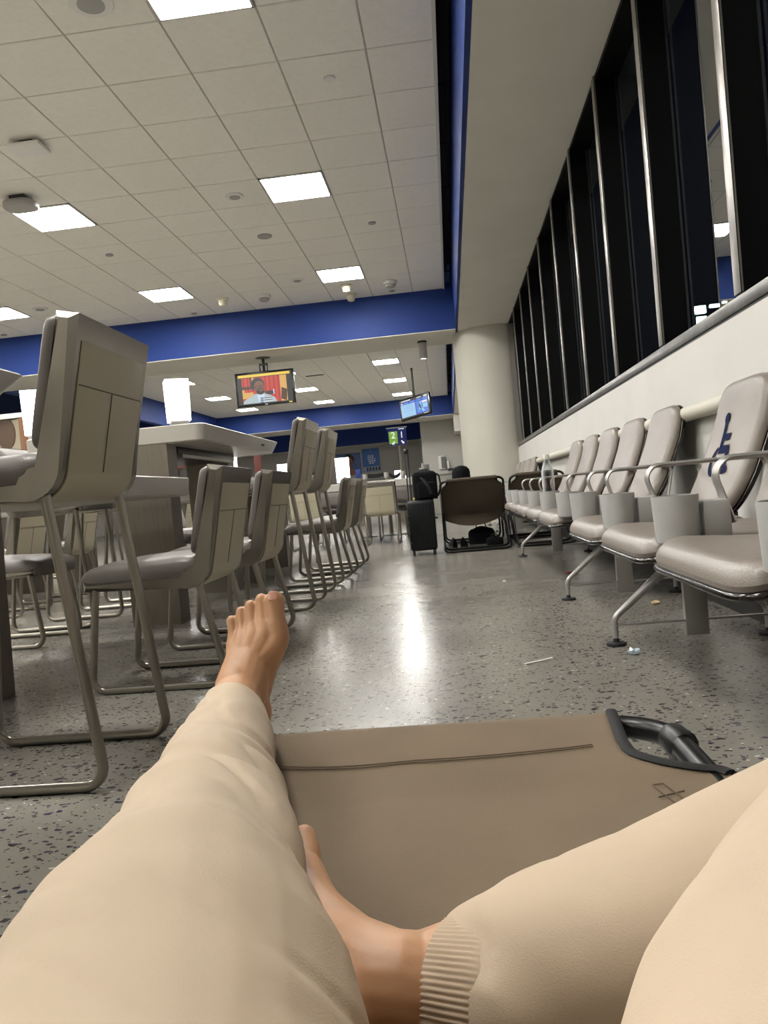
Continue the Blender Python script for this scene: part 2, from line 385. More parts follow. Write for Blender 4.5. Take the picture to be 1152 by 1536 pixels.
for px, py, l in ((494, 117, 'round white ceiling cap in the tile nearest the top right'), (558, 334, 'small round cap in the tile right of the near light'), (164, 382, 'small round cap in the tile above the tall near stool'),
                  (291, 470, 'small dark cap at the ceiling edge below the left sprinkler'), (588, 436, 'small cap at the ceiling edge under the right smoke detector'), (6, 502, 'small dark cap at the ceiling edge by the left border')):
    disc('sprinkler_cap', px, py, .05, l, 'ceiling cap', WPL if py < 200 else GPL, .014)
for px, py, l in ((396, 446, 'white round smoke detector hanging left of the pair of sprinklers'), (585, 425, 'white round smoke detector at the right end of the ceiling')):
    p = pt(px, py-3, z=CEIL); t = thing('smoke_detector', l, 'smoke detector', p, 0, 'smoke detectors')
    MB().lathe([(.11, .02), (.115, -.03), (.105, -.05), (.09, -.055)], 24).build('base', WPL, t)
    MB().lathe([(.085, -.05), (.085, -.085), (.06, -.1), (.001, -.1)], 24).build('chamber', GPL, t)
for px, py, l in ((334, 450, 'cream cone shaped sprinkler left of the smoke detector'), (519, 430, 'nearer of two cream cone sprinklers below the small light'), (526, 443, 'farther of two cream cone sprinklers, touching the blue beam')):
    p = pt(px, py-2, z=CEIL); t = thing('cone_sprinkler', l, 'sprinkler', p, 0, 'cream cone sprinklers')
    MB().lathe([(.1, .02), (.1, -.02), (.085, -.03)], 20).build('flange', OUT, t)
    MB().lathe([(.075, -.028), (.06, -.11), (.035, -.125), (.001, -.125)], 20).build('cone', OUT, t)
p = pt(43, 214, z=CEIL); t = thing('wifi_access_point', 'flat square white wifi box on the ceiling tile at far left', 'wifi box', p)
MB().box((0, 0, -.01), (.12, .12, .07)).build('bracket', DARK, t); MB().box((0, 0, -.055), (.3, .24, .04), bev=.015).build('housing', WPL, t)
p = pt(30, 296, z=CEIL); t = thing('wifi_access_point', 'rounded grey wifi dome beside the left ceiling light', 'wifi box', p)
MB().box((0, 0, -.01), (.16, .16, .07)).build('bracket', DARK, t); MB().pad(.17, .13, -.045, -.12, 3.2, er=.03).build('housing', GPL, t)
tag(MB().box((0, 0, -.006), (.5, .1, .014), bev=.003).build('air_slot', DARK, loc=pt(472, 563, z=CEIL)), 'thin dark slot in the far ceiling right of the television', 'vent')
t = thing('downlight', 'grey cylinder downlight hanging under the blue beam near the column', 'downlight', pt(633, 512, z=SOFF-.01))
MB().lathe([(.085, .004), (.085, -.03), (.08, -.03)], 20).build('canopy', BLACK, t)
MB().lathe([(.075, -.03), (.075, -.32), (.07, -.325), (.06, -.31), (.001, -.3)], 20).build('can', GPL, t)
MB().lathe([(.05, -.316), (.001, -.318)], 16).build('bulb', LAMPM, t)
# ================================================================ TABLES AND CHAIRS
def shell_path(zb):
    """outer line of the L-shaped seat shell, front to top, in (x, z)"""
    q = fillet([(-.505, 0, zb+.012), (-.035, 0, zb-.004), (.062, 0, zb+.43)], .085, 8)
    return [(v.x, v.z) for v in q]
def offset_path(P, d):
    out = []
    for i, (x, z) in enumerate(P):
        a, b = P[max(i-1, 0)], P[min(i+1, len(P)-1)]
        tx, tz = b[0]-a[0], b[1]-a[1]; l = math.hypot(tx, tz)
        out.append((x-tz/l*d, z+tx/l*d))
    return out
MXZ = lambda y: Matrix(((1, 0, 0, 0), (0, 0, 1, y), (0, 1, 0, 0), (0, 0, 0, 1)))    # (u,v,w) -> (u, y+w, v)
def make_chair(name, label, cat, zb):
    t = thing(name, label, cat)
    P = shell_path(zb); n = len(P)
    inn = [(v.x, v.z) for v in fillet([(-.505, 0, zb+.052), (-.0853, 0, zb+.0385), (.0054, 0, zb+.4427)], .05, 6)]
    MB().prism(P+list(reversed(inn)), .456, MXZ(-.228), bev=.017, seg=1).build('seat_shell', STEEL, t, ang=25)
    # beige laminate on the outside of the shell
    m = MB(); o1, o2 = offset_path(P, -.0035), offset_path(P, .004)
    lo, hi = o1[0], o1[-1]
    def clip(Q): 
        a = (Q[0][0]*.85+Q[1][0]*.15, Q[0][1]*.85+Q[1][1]*.15); b = (Q[-1][0]*.84+Q[-2][0]*.16, Q[-1][1]*.84+Q[-2][1]*.16)
        return [a]+Q[1:-1]+[b]
    m.prism(clip(o1)+list(reversed(clip(o2))), .372, MXZ(-.186), bev=.0025)
    bx, bz = o1[-1]; dx, dz = P[-1][0]-P[-2][0], P[-1][1]-P[-2][1]; L_ = math.hypot(dx, dz); dx, dz = dx/L_, dz/L_
    ry = Matrix.Rotation(math.atan2(dx, dz), 3, 'Y')
    m.box((bx-dx*.165, 0, bz-dz*.165), (.004, .366, .003), rot=ry, mi=1)
    m.box((bx-dx*.27, 0, bz-dz*.27), (.004, .0025, .206), rot=ry, mi=1)
    m.build('back_panel', [PANEL, SEAM], t, ang=30)
    # upholstery
    m = MB(); m.pad(.238, .222, .098, .018, 8, lambda u, v, h: Vector((-.298+u, v, zb+.012+h+.012*(u/.25)-.018*max(0, -u/.25-.6)*2)), er=.042, bulge=.012)
    m.build('seat_cushion', VINYL, t)
    m = MB(); bxi, bzi = inn[-1]
    for s0, s1 in ((.004, .335),):
        c_ = (s0+s1)/2; hl = (s1-s0)/2+.001
        M = frame((bxi-dx*c_, 0, bzi-dz*c_), (0, -1, 0), (dx, 0, dz))
        m.pad(.222, hl, .024, -.004, 10, lambda u, v, h: M @ Vector((u, v, h-(.022*max(0, (v-hl+.03)/.03)**2 if s0 < .1 else 0))), er=.007, bulge=.004)
    m.box(M @ Vector((0, hl-.15, .0285)), (.0035, .43, .0025), rot=M.to_3x3() @ Matrix.Rotation(PI/2, 3, 'Y'), mi=1) if 0 else m.tube([M @ Vector((-.221, hl-.15, .020)), M @ Vector((-.212, hl-.15, .0275)), M @ Vector((.212, hl-.15, .0275)), M @ Vector((.221, hl-.15, .020))], .0018, 6, mi=1)
    m.build('back_cushion', [VINYL, SEAM], t)
    for s in (-1, 1):
        y = .205*s
        q = fillet([(-.072, y, zb+.02), (.012, y, .0135), (-.512, y, .0135), (-.462, y, zb+.02)], .048, 6)
        MB().tube(q, .0135, 10).build('leg', TUBE, t)
    return t
low0 = make_chair('dining_chair', 'x', 'chair', .375)
tall0 = make_chair('bar_stool', 'x', 'bar stool', .71)
used = set()
def seat(proto, x, y, rz, label, group):
    o = proto if proto.name not in used else copy_tree(proto)
    used.add(proto.name); o.location = (x, y, 0); o.rotation_euler = (0, 0, rz)
    o['label'] = label; o['group'] = group; return o
GA, GB, GCc, GD = 'bar stools along the aisle', 'low chairs along the aisle', 'seats on the far side of the long table', 'seats at the second long table'
seat(tall0, -.893, 1.983, 0, 'large near bar stool filling the left of the photo, back to the aisle', GA)
seat(low0, -.875, 2.965, 0, 'nearest low grey chair tucked at the table behind the bare foot', GB)
seat(low0, -.872, 3.755, 0, 'second low chair along the aisle, its back just right of the nearest one', GB)
seat(tall0, -.873, 4.77, 0, 'nearer of the two middle bar stools standing side by side', GA)
seat(tall0, -.872, 5.61, 0, 'farther of the two middle bar stools standing side by side', GA)
seat(low0, -.855, 6.43, 0, 'low chair just past the two middle bar stools', GB)
seat(low0, -.855, 7.30, 0, 'last low chair of the aisle row before the far cream chairs', GB)
seat(low0, -2.72, 4.13, PI, 'low chair across the long table with its seat front at the left edge', GCc)
seat(tall0, -2.74, 4.75, PI, 'bar stool across the long table behind the near stool legs', GCc)
seat(tall0, -2.74, 5.62, PI, 'second bar stool across the long table, seen between the legs', GCc)
seat(low0, -2.72, 6.5, PI, 'low chair across the table seen right of the wide pedestal', GCc)
seat(low0, -2.74, 7.35, PI, 'last low chair on the far side of the long table', GCc)
for i, (tp, y) in enumerate(((low0, 5.55), (low0, 6.4), (tall0, 7.35), (tall0, 8.2), (low0, 9.1), (low0, 9.9))):
    seat(tp, -3.15, y, 0, ('low chair with a lit cream back panel at the second table, far left', 'second low chair back at the second table, behind the stool legs', 'bar stool at the second long table, nearer one', 'bar stool at the second long table, farther one', 'low chair deep in the second table row, nearer one', 'low chair deep in the second table row, farther one')[i], GD)
for i, (tp, y) in enumerate(((low0, 6.0), (low0, 6.9), (tall0, 7.8), (tall0, 8.7))):
    seat(tp, -5.2, y, PI, ('low chair on the outer side of the second table, nearest', 'low chair on the outer side of the second table, next one', 'bar stool on the outer side of the second table, nearer', 'bar stool on the outer side of the second table, farther')[i], GD)
def table_top(x0, x1, y0, y1, z0, z1, cut, parent):
    m = MB(); e = .006
    rows = []
    for z, ins, cy in ((z0, .012, cut), (z0+.008, .003, cut-.008), (z1-e, 0, .004), (z1, .006, .006)):
        rows.append([(u, v, z) for u, v in rrect(x0+ins, x1-ins, y0+ins, y1-ins-cy, .055, 6)])
    m.grid(rows); return m.build('tabletop', TABLE, parent, ang=30)
def pedestal(parent, x, y, z, w=.30, d=.16):
    m = MB(); rows = [[(x+s*a, y+c_*b, zz) for s, c_ in ((-w/2*k, -d/2), (w/2*k, -d/2), (w/2*k, d/2), (-w/2*k, d/2))] for zz, k, a, b in ((0, .97, 1, 1), (z, 1.05, 1, 1))]
    m.grid(rows); m.build('pedestal', PED, parent, smooth=False)
def table(name, label, cat, x0, x1, y0, y1, z0, z1, cut, peds, group=None):
    t = thing(name, label, cat, ((x0+x1)/2, (y0+y1)/2, 0), 0, group); ox, oy = t.location.x, t.location.y
    table_top(x0-ox, x1-ox, y0-oy, y1-oy, z0, z1, cut, t)
    for x, y, w, d in peds: pedestal(t, x-ox, y-oy, z0, w, d)
    return t
GT = 'tables of the long two level run'
table('bar_table', 'pale bar table whose corner pokes in at the left edge', 'table', -2.5, -1.4, .55, 2.56, 1.06, 1.165, .17, [(-1.95, .85, .5, .16)], GT)
table('dining_table', 'low pale table behind the near stool, beside the wide metal pedestal', 'table', -2.45, -1.42, 2.62, 4.2, .738, .838, .03, [(-1.95, 2.8, .4, .14)], GT)
tC = table('bar_table', 'pale high bar table carrying a glowing lamp, behind the low chairs', 'table', -2.5, -1.4, 4.42, 6.43, 1.06, 1.165, .2, [(-1.785, 4.5, .30, .16), (-1.87, 6.0, .32, .16)], GT)
ox, oy = tC.location.x, tC.location.y
MB().box((-1.86-ox, 5.3-oy, 1.035), (.42, 1.25, .05), bev=.008).build('cable_tray', DARK, tC)
MB().box((-1.66-ox, 5.3-oy, 1.005), (.02, 1.1, .02)).build('tray_lip', CAST, tC)
m = MB()
for dy in (-.028, 0, .028): m.tube([(-1.401-ox, 5.85-oy+dy, 1.11), (-1.394-ox, 5.85-oy+dy, 1.11)], .009, 10)
m.build('power_socket', DARK, tC)
table('dining_table', 'low pale table beyond the two middle bar stools', 'table', -2.45, -1.42, 6.5, 8.2, .738, .838, .03, [(-1.9, 6.75, .34, .14), (-1.9, 7.95, .34, .14)], GT)
table('bar_table', 'high table of the second row seen far left', 'table', -4.75, -3.7, 7.0, 8.6, 1.06, 1.165, .1, [(-4.2, 7.3, .4, .16), (-4.2, 8.3, .4, .16)], GT)
table('dining_table', 'low table of the second row seen through the stool legs', 'table', -4.7, -3.7, 5.2, 6.9, .738, .838, .05, [(-4.45, 5.5, .3, .16), (-4.45, 6.6, .3, .16)], GT)
def lamp(x, y, z, rz, label, w=.135, h=.245):
    t = thing('table_lamp', label, 'lamp', (x, y, z), rz, 'glowing table lamps')
    MB().box((0, 0, .014), (w*.78, w*.78, .028)).build('lamp_base', CAST, t)
    m = MB(); rows = [[(sx*w/2*k, sy*w/2*k, .028+zz*h) for sx, sy in ((-1, -1), (1, -1), (1, 1), (-1, 1))] for zz, k in ((0, .94), (1, 1))]
    m.grid(rows); m.build('lamp_shade', LAMPM, t, smooth=False); return t
lamp(-1.575, 4.53, 1.165, .45, 'tall glowing box lamp on the corner of the high table')
lamp(-2.44, 4.55, 1.165, .2, 'glowing box lamp partly hidden by the large near stool', .17, .27)
lamp(-2.32, 8.1, .838, .3, 'glowing lamp just right of the high table underside', .17, .32)
# ================================================================ BEAM SEATING
AX0, AX1 = .685, 1.06
def arm_parts(t, y):
    q = fillet([(.705, y, .50), (.655, y, .665), (1.0, y, .665), (1.075, y, .665), (1.03, y, .47)], [0, .045, .01, .05, 0], 6)
    m = MB(); rows = []
    m.tube(q, .0075, 8, r2=.021, up=(1, 0, 0)); m.build('armrest', CAST, t)
    m = MB()
    m.lathe([(.046, .458), (.053, .462), (.058, .575), (.0575, .580), (.054, .580), (.052, .50), (.001, .495)], 28, (.566, y, 0))
    m.box((.66, y, .512), (.07, .06, .10), bev=.01); m.build('cup_holder', CUPM, t)
def back_fn(y):
    def fn(u, v, h):           # u across (towards -y), v up the back, h out of the face
        s = v+.26              # 0..0.52
        x = .965+.20*(s/.52)+.035*((s/.52)-.5)**2*-4+.0; z = .455+s*.965
        return Vector((x+.03-h, y-u, z+h*.3))
    return fn
def bench(label, y_arms, legs, group, yo=-.045):
    t = thing('beam_seating', label, 'bench', (0, 0, 0), 0, group)
    y0, y1 = min(y_arms), max(y_arms)
    MB().box((.885, (y0+y1)/2, .345), (.075, y1-y0+.06, .05), bev=.008).build('beam', CAST, t)
    for y in y_arms: arm_parts(t, y)
    ya = sorted(y_arms)
    for a, b in zip(ya, ya[1:]):
        yc, w = (a+b)/2, (b-a)
        hw = w/2-.075
        m = MB(); fn = lambda u, v, h: Vector((.755+v, yc-u, .405+h+.025*max(0, -v/.27)-.02*max(0, -v/.27-.75)*4))
        m.pad(hw+.05, .275, .058, .002, 9, fn, er=.04, bulge=.014); m.build('seat_cushion', SEATV, t)
        m = MB(); m.pad(hw+.055, .280, .007, -.007, 9, fn, er=.006); m.box((.80, yc, .382), (.3, .1, .03)); m.build('seat_pan', CHROME, t)
        m = MB(); f2 = back_fn(yc+yo); m.pad(hw-.02, .262, .045, .004, 5, f2, er=.035, bulge=.006); m.build('backrest', SEATV, t)
        m = MB(); m.pad(hw-.016, .266, .006, -.012, 5, f2, er=.008); m.box((1.0, yc, .45), (.14, .08, .03)); m.build('back_shell', CHROME, t)
    for y in legs:
        lg = MB()
        for fx in (.572, 1.13):
            q = fillet([(fx, y, .028), (fx, y, .105), (.86 if fx < .8 else .91, y, .345)], .05, 6)
            lg.tube(q, [.011]+[.012]*(len(q)-2)+[.022], 10)
        lg.box((.872, y, .19), (.085, .028, .34), bev=.004)
        lg.box((.85, y, .077), (.56, .022, .007))
        lo = lg.build('leg', CAST, t)
        for fx in (.572, 1.13): MB().lathe([(.036, 0), (.038, .004), (.036, .011), (.012, .014), (.009, .03), (.001, .03)], 20, (fx, y, 0)).build('foot_pad', RUBBER, lo)
    return t
YA = [.66, 1.35, 2.04, 2.73, 3.42]
bA = bench('nearest taupe airport seating by the window wall, with a wheelchair symbol on its back', YA, [1.25, 2.988], 'airport seating along the window wall')
YB = [3.87+.704*k for k in range(6)]
bench('middle run of five taupe airport seats, a bottle standing in its cup holder', YB, [4.182, 6.80], 'airport seating along the window wall', -.09)
YC = [10.2+.704*k for k in range(5)]
bench('far run of taupe airport seats whose backs show above the folding cots', YC, [10.6, 12.5], 'airport seating along the window wall')
# wheelchair symbol printed on the back of the end seat
f2 = back_fn((2.73+3.42)/2-.045); m = MB()
def sym(pts): 
    m.face([m.bm.verts.new(f2(u, v, .0535)) for u, v in pts])
def bar(a, b, w):
    d = Vector((b[0]-a[0], b[1]-a[1])); d.normalize(); n_ = Vector((-d.y, d.x))*w/2
    k = 6
    for i in range(k):
        p, q = [a[0]+(b[0]-a[0])*i/k, a[1]+(b[1]-a[1])*i/k], [a[0]+(b[0]-a[0])*(i+1)/k, a[1]+(b[1]-a[1])*(i+1)/k]
        sym([(p[0]+n_.x, p[1]+n_.y), (p[0]-n_.x, p[1]-n_.y), (q[0]-n_.x, q[1]-n_.y), (q[0]+n_.x, q[1]+n_.y)])
S0 = Vector((-.03, .0))
def sp(u, v): return (S0.x+u*1.0, S0.y-.02+v*.74)
sym([sp(-.02+.024*cos(a), .165+.03*sin(a)) for a in [2*PI*k/16 for k in range(16)]])
bar(sp(-.018, .14), sp(-.008, .0), .028); bar(sp(-.015, .065), sp(.06, .065), .026); bar(sp(-.015, .0), sp(.075, .0), .032)
bar(sp(.068, .008), sp(.105, -.12), .028); bar(sp(.095, -.115), sp(.135, -.10), .022)
aa = [math.radians(120+k*12) for k in range(20)]
for a, b in zip(aa, aa[1:]):
    sym([sp(.01+.085*cos(a), -.055+.085*sin(a)), sp(.01+.06*cos(a), -.055+.06*sin(a)), sp(.01+.06*cos(b), -.055+.06*sin(b)), sp(.01+.085*cos(b), -.055+.085*sin(b))])
m.build('wheelchair_symbol', NAVYSYM, bA, smooth=False)['label'] = 'navy wheelchair symbol on the end seat back'
# bumper rail on the wall
t = thing('wall_bumper_rail', 'round beige bumper rail along the white wall behind the seats', 'rail', (XW, 6.5, .905))
MB().tube([(-.045, -7.5, 0), (-.045, 6.9, 0)], .036, 16).build('rail', mat('beige_rail', rgb(186, 182, 168), .5), t)
for k in range(8): MB().box((-.012, -6.5+k*1.8, 0), (.03, .06, .05)).build('bracket', GPL, t)
# bottle
t = thing('water_bottle', 'clear plastic water bottle standing in a cup holder of the middle seats', 'bottle', (.566, YB[1], .497))
MB().lathe([(.026, 0), (.034, .006), (.0355, .03), (.034, .06), (.0355, .1), (.0355, .19), (.033, .21), (.02, .25), (.014, .262), (.0135, .282), (.001, .283)], 24).build('bottle_body', mat_clear('clear_plastic', (.86, .89, .9, 1)), t)
MB().lathe([(.016, .27), (.0165, .274), (.0165, .294), (.015, .297), (.001, .297)], 20).build('cap', WPL, t)
MB().lathe([(.0362, .11), (.0362, .165)], 24).build('label', mat_clear('thin_label', (.93, .82, .78, 1)), t)
# litter
p = pt(806, 995, z=0); a, b = pt(787, 997, z=0), pt(829, 990, z=0)
m = MB(); m.tube([a+Vector((0, 0, .003)), (a+b)/2+Vector((0, .004, .004)), b+Vector((0, 0, .009))], .002, 6, r2=.006)
tag(m.build('straw_wrapper', WPL), 'thin white straw wrapper lying on the speckled floor', 'wrapper')
random.seed(3)
def crumple(name, px, py, r, h, mtl, label, cat):
    p = pt(px, py, z=0); bm = bmesh.new(); bmesh.ops.create_icosphere(bm, subdivisions=2, radius=1)
    for v in bm.verts:
        k = 1+.35*random.uniform(-1, 1); v.co = Vector((v.co.x*r*k, v.co.y*r*k, (v.co.z+1)*h*.5*k))
    lowz = min(v.co.z for v in bm.verts)
    for v in bm.verts: v.co.z -= lowz
    m = MB(); m.bm.free(); m.bm = bm; o = m.build(name, mtl, smooth=False); o.location = p; tag(o, label, cat)
crumple('candy_wrapper', 951, 982, .018, .022, mat('clear_wrapper', rgb(190, 205, 214), .12, spec=.8), 'crumpled clear sweet wrapper near the front leg foot', 'wrapper')
crumple('food_crumb', 983, 906, .02, .014, mat('nut', rgb(214, 192, 150), .6), 'cream crumb of food lying under the near seats', 'crumb')
crumple('paper_scrap', 855, 860, .03, .01, mat('red_paper', rgb(132, 52, 38), .6), 'small red scrap of paper under the middle seats', 'scrap')
crumple('paper_scrap', 757, 873, .012, .01, WPL, 'tiny white scrap alone in the middle of the aisle', 'scrap')
# ================================================================ FAR FURNITURE
seat(low0, -.93, 10.02, -PI/2, 'cream backed low chair by the suitcase, its back to the camera', 'chairs around the far table')
seat(low0, -1.92, 10.02, -PI/2, 'cream backed low chair behind the middle bar stool legs, back to the camera', 'chairs around the far table')
seat(low0, -.87, 11.72, PI/2, 'grey low chair at the far table facing the camera, right end', 'chairs around the far table')
seat(low0, -1.80, 11.72, PI/2, 'grey low chair at the far table facing the camera, behind the last aisle chairs', 'chairs around the far table')
table('dining_table', 'far pale table set crosswise, its right end beside the suitcase', 'table', -2.75, -.46, 10.35, 11.4, .738, .838, .02, [(-.525, 10.8, .05, .8), (-2.55, 10.8, .05, .8)])
table('dining_table', 'distant pale table carrying two small lamps behind the rope barrier', 'table', -2.3, -.85, 16.6, 17.5, .738, .838, .02, [(-1.1, 17, .3, .3), (-2.0, 17, .3, .3)])
p = pt(427, 715, y=10.8); lamp(p.x, 10.8, .838, .1, 'glowing lamp just left of the middle bar stool back', .17, .33)
p = pt(515, 715, y=10.8); lamp(p.x, 10.8, .838, .1, 'glowing lamp right of the second middle bar stool back', .19, .34)
p = pt(597, 715, y=16.9); lamp(p.x, 16.9, .838, 0, 'tiny distant lamp left of the sign pole', .13, .27)
p = pt(606, 715, y=17.2); lamp(p.x, 17.2, .838, 0, 'tiny distant lamp right of the sign pole', .09, .25)
# second row extras seen at far left
t = thing('wooden_cabinet', 'cream cabinet with brown posts and a dark oval at the left edge', 'cabinet', (-5.42, 9.3, 0))
MB().box((0, .2, 1.0), (.6, .4, 2.0)).build('body', PANEL, t)
for x in (-.29, .2): MB().box((x, -.02, 1.0), (.09, .05, 2.0)).build('post', mat('brown_wood', rgb(122, 84, 58), .55, var=.15, vscale=4, stretch=(8, 8, .8)), t)
MB().box((-.05, .2, 2.04), (.56, .5, .06)).build('top', WPL, t)
m = MB(); m.prism([(.12*cos(2*PI*k/24), .2*sin(2*PI*k/24)) for k in range(24)], .02, frame((-.04, 0, 1.83), (1, 0, 0), (0, 0, 1))); m.build('oval_sign', mat('dark_brown', rgb(74, 56, 40), .5), t)
REDW = mat('red_lacquer', rgb(84, 28, 18), .55)
t = thing('menu_stand', 'red framed stand with a grey louvre above it, under the high table', 'stand', (-3.65, 10.6, 0))
MB().box((0, .02, .5), (.04, .04, 1.0)).build('pole', DARK, t); MB().lathe([(.14, 0), (.14, .012), (.02, .02), (.001, .02)]).build('base', DARK, t)
m = MB()
for s in (-1, 1): m.box((s*.13, 0, 1.15), (.035, .04, .3)); m.box((0, 0, 1.15+s*.135), (.26, .04, .035))
m.build('frame', REDW, t); MB().box((0, .01, 1.15), (.25, .02, .26)).build('board', DARK, t)
m = MB()
for k in range(6): m.box((0, 0, 1.33+k*.03), (.3, .03, .008))
m.box((-.14, .01, 1.4), (.02, .02, .22)).box((.14, .01, 1.4), (.02, .02, .22)); m.build('louvre', GPL, t)
p = pt(391, 712, y=8.12)
t = thing('menu_holder', 'upright red brown menu card holder beside the lamp on the low table', 'menu holder', (p.x, 8.05, .838))
MB().box((0, 0, .01), (.1, .06, .02)).build('foot', DARK, t); MB().box((0, 0, .2), (.075, .018, .38), bev=.004).build('card', REDW, t)
# rope barrier
def stanchion(px, label, sign=False):
    p = pt(px, 730, y=11.95); t = thing('barrier_post', label, 'barrier post', (p.x, 12.05, 0), 0, 'belt barrier posts')
    MB().lathe([(.12, 0), (.12, .015), (.05, .03), (.001, .03)], 24).build('base', DARK, t)
    MB().tube([(0, 0, .02), (0, 0, .92)], .03, 14).build('post', TUBE, t)
    MB().tube([(0, 0, .91), (0, 0, .985)], .042, 14).build('belt_head', GPL, t)
    if sign: MB().box((-.1, -.02, 1.0), (.075, .02, .13), bev=.004).build('sign_card', BLUE, t)
    return p.x
sx = [0, stanchion(548, 'left grey belt barrier post, topped by a small blue card', True), stanchion(580.5, 'right grey belt barrier post left of the sign pole'), stanchion(606, 'belt barrier post nearest the suitcase handle')]
def belt(a, b, sag, label):
    m = MB(); n = 10; rows = []
    for k in range(n+1):
        x = a+(b-a)*k/n; z = .955-sag*4*(k/n)*(1-k/n)
        rows.append([(x, 12.045, z-.03), (x, 12.055, z-.03), (x, 12.055, z+.03), (x, 12.045, z+.03)])
    m.grid(rows); tag(m.build('barrier_belt', BIND), label, 'barrier belt', 'barrier belts')
belt(sx[1]+.043, sx[2]-.043, .01, 'taut black belt between the two grey barrier posts'); belt(sx[2]+.043, sx[3]-.043, .05, 'sagging black belt running to the suitcase handle')
# gate sign 2 / 1
t = thing('gate_sign', 'blue and green lane sign reading 2 and 1 on a tall pole', 'sign', (0, 19.0, 0))
a, b = pt(581, 646, y=19), pt(610.5, 664, y=19); zc, xc = (a.z+b.z)/2, (a.x+b.x)/2; w = b.x-a.x; h = .42
px_ = pt(600, 690, y=19).x
MB().tube([(px_, .03, .01), (px_, .03, zc)], .032, 14).build('pole', TUBE, t); MB().lathe([(.2, 0), (.2, .015), (.04, .03), (.001, .03)], 24, (px_, .03, 0)).build('base', DARK, t)
MB().box((xc, 0, zc), (w, .05, h), bev=.005).build('sign_box', mat('navy_sign', rgb(22, 36, 110), .4, emit=.25), t)
MB().box((xc, 0, zc+h/2+.012), (w*1.12, .07, .02)).build('top_rail', CAST, t)
GRN = mat('lime_green_sign', rgb(124, 176, 62), .4, emit=.5); WEM = mat('white_sign_print', (1, 1, 1, 1), .5, emit=.8)
MB().box((xc-w*.21, -.027, zc-.02), (w*.46, .006, h*.72)).build('green_panel', GRN, t)
M = lambda x, z: FACECAM((x, -.031, z))
text('numeral_two', '2', .22, WEM, t, M(xc-w*.21, zc+.03)); text('numeral_one', '1', .22, WEM, t, M(xc+w*.25, zc+.03))
m = MB()
for k in range(5): m.flat([(-.07+.03*k, -.01), (-.05+.03*k, -.01), (-.05+.03*k, .012), (-.07+.03*k, .012)], M(xc+w*.25, zc+h*.43))
m.build('header_marks', WEM, t, smooth=False)
def arrow(x, z, dx):
    m = MB(); s = .028
    m.flat([(-s*dx*1.2, s*1.2), (-s*dx*.6, s*1.5), (s*dx*.7, -s*.1), (s*dx*1.3, s*.3), (s*dx*1.2, -s*1.5), (-s*dx*.7, -s*1.1), (s*dx*.0, -s*.7), (-s*dx*1.4, s*.8)], M(x, z)); m.build('arrow', WEM, t, smooth=False)
arrow(xc-w*.21, zc-.15, -1); arrow(xc+w*.28, zc-.14, 1)
# posters on the back wall
def poster(name, a, b, label, fn):
    A, B = pt(*a, y=34.66), pt(*b, y=34.66); w, h = B.x-A.x, A.z-B.z
    t = thing(name, label, 'poster', ((A.x+B.x)/2, 34.68, (A.z+B.z)/2)); fn(t, w, h); return t
def p1(t, w, h):
    MB().box((0, 0, 0), (w, .03, h)).build('backing', mat('slate_blue_print', rgb(70, 96, 150), .5, var=.2, vscale=2), t)
    M = FACECAM((0, -.017, 0)); m = MB()
    ell = lambda x, z, rx, rz, n=22: [(x+rx*cos(2*PI*k/n), z+rz*sin(2*PI*k/n)) for k in range(n)]
    m.flat([(-.1*w, -.5*h), (.42*w, -.5*h), (.33*w, -.33*h), (.1*w, -.18*h), (-.05*w, -.15*h)], M, .001, 1)
    m.flat(ell(.02*w, .2*h, .22*w, .27*h), M, .002, 0); m.flat(ell(.03*w, .08*h, .15*w, .23*h), M, .003, 1)
    m.flat([(.1*w, .05*h), (.13*w, -.0*h), (.17*w, .03*h), (.13*w, .07*h)], M, .004, 2); m.flat([(.08*w, -.05*h), (.17*w, -.05*h), (.13*w, -.09*h)], M, .004, 2)
    m.build('portrait', [mat('dark_hair_print', rgb(40, 28, 26), .6), mat('brown_skin_print', rgb(142, 92, 66), .6), mat('shade_print', rgb(84, 50, 40), .6)], t, smooth=False)
poster('wall_poster', (503, 682), (543, 711), 'wide blue poster with a dark haired woman behind the lamp', p1)
def p2(t, w, h):
    MB().box((0, 0, 0), (w, .03, h)).build('backing', mat('sky_blue_print', rgb(52, 104, 176), .5), t)
    M = FACECAM((0, -.017, 0)); m = MB()
    for k, (u, ww) in enumerate(((0, .3), (.0, .36), (.01, .38), (.0, .30), (.01, .26))):
        z = .18*h-k*.085*h; n = int(ww*w/.05)
        random.seed(k+2)
        x = u*w-ww*w/2
        while x < u*w+ww*w/2:
            l = random.uniform(.05, .11); m.flat([(x, z), (x+l, z), (x+l, z+(.03 if k == 0 else .055)*h), (x, z+(.03 if k == 0 else .055)*h)], M, .001); x += l+.025
    m.flat([(-.005*w, .33*h), (.005*w, .33*h), (.005*w, .47*h), (-.005*w, .47*h)], M, .001)
    m.build('lettering', mat('white_print', rgb(214, 226, 238), .5), t, smooth=False)
    m = MB(); m.flat([(-.48*w, -.48*h), (.48*w, -.48*h), (.48*w, -.28*h), (-.48*w, -.28*h)], M, .001, 0)
    for k in range(5):
        x = (-.3+.17*k)*w; m.flat([(x, -.46*h), (x+.12*w, -.46*h), (x+.11*w, -.33*h), (x+.06*w, -.3*h), (x+.01*w, -.34*h)], M, .002, 1)
    m.build('picture_strip', [mat('pale_print', rgb(150, 170, 196), .5), mat('ink_print', rgb(34, 40, 58), .5)], t, smooth=False)
poster('wall_poster', (542, 674), (571, 706), 'square sky blue poster with white lettering on the far wall', p2)
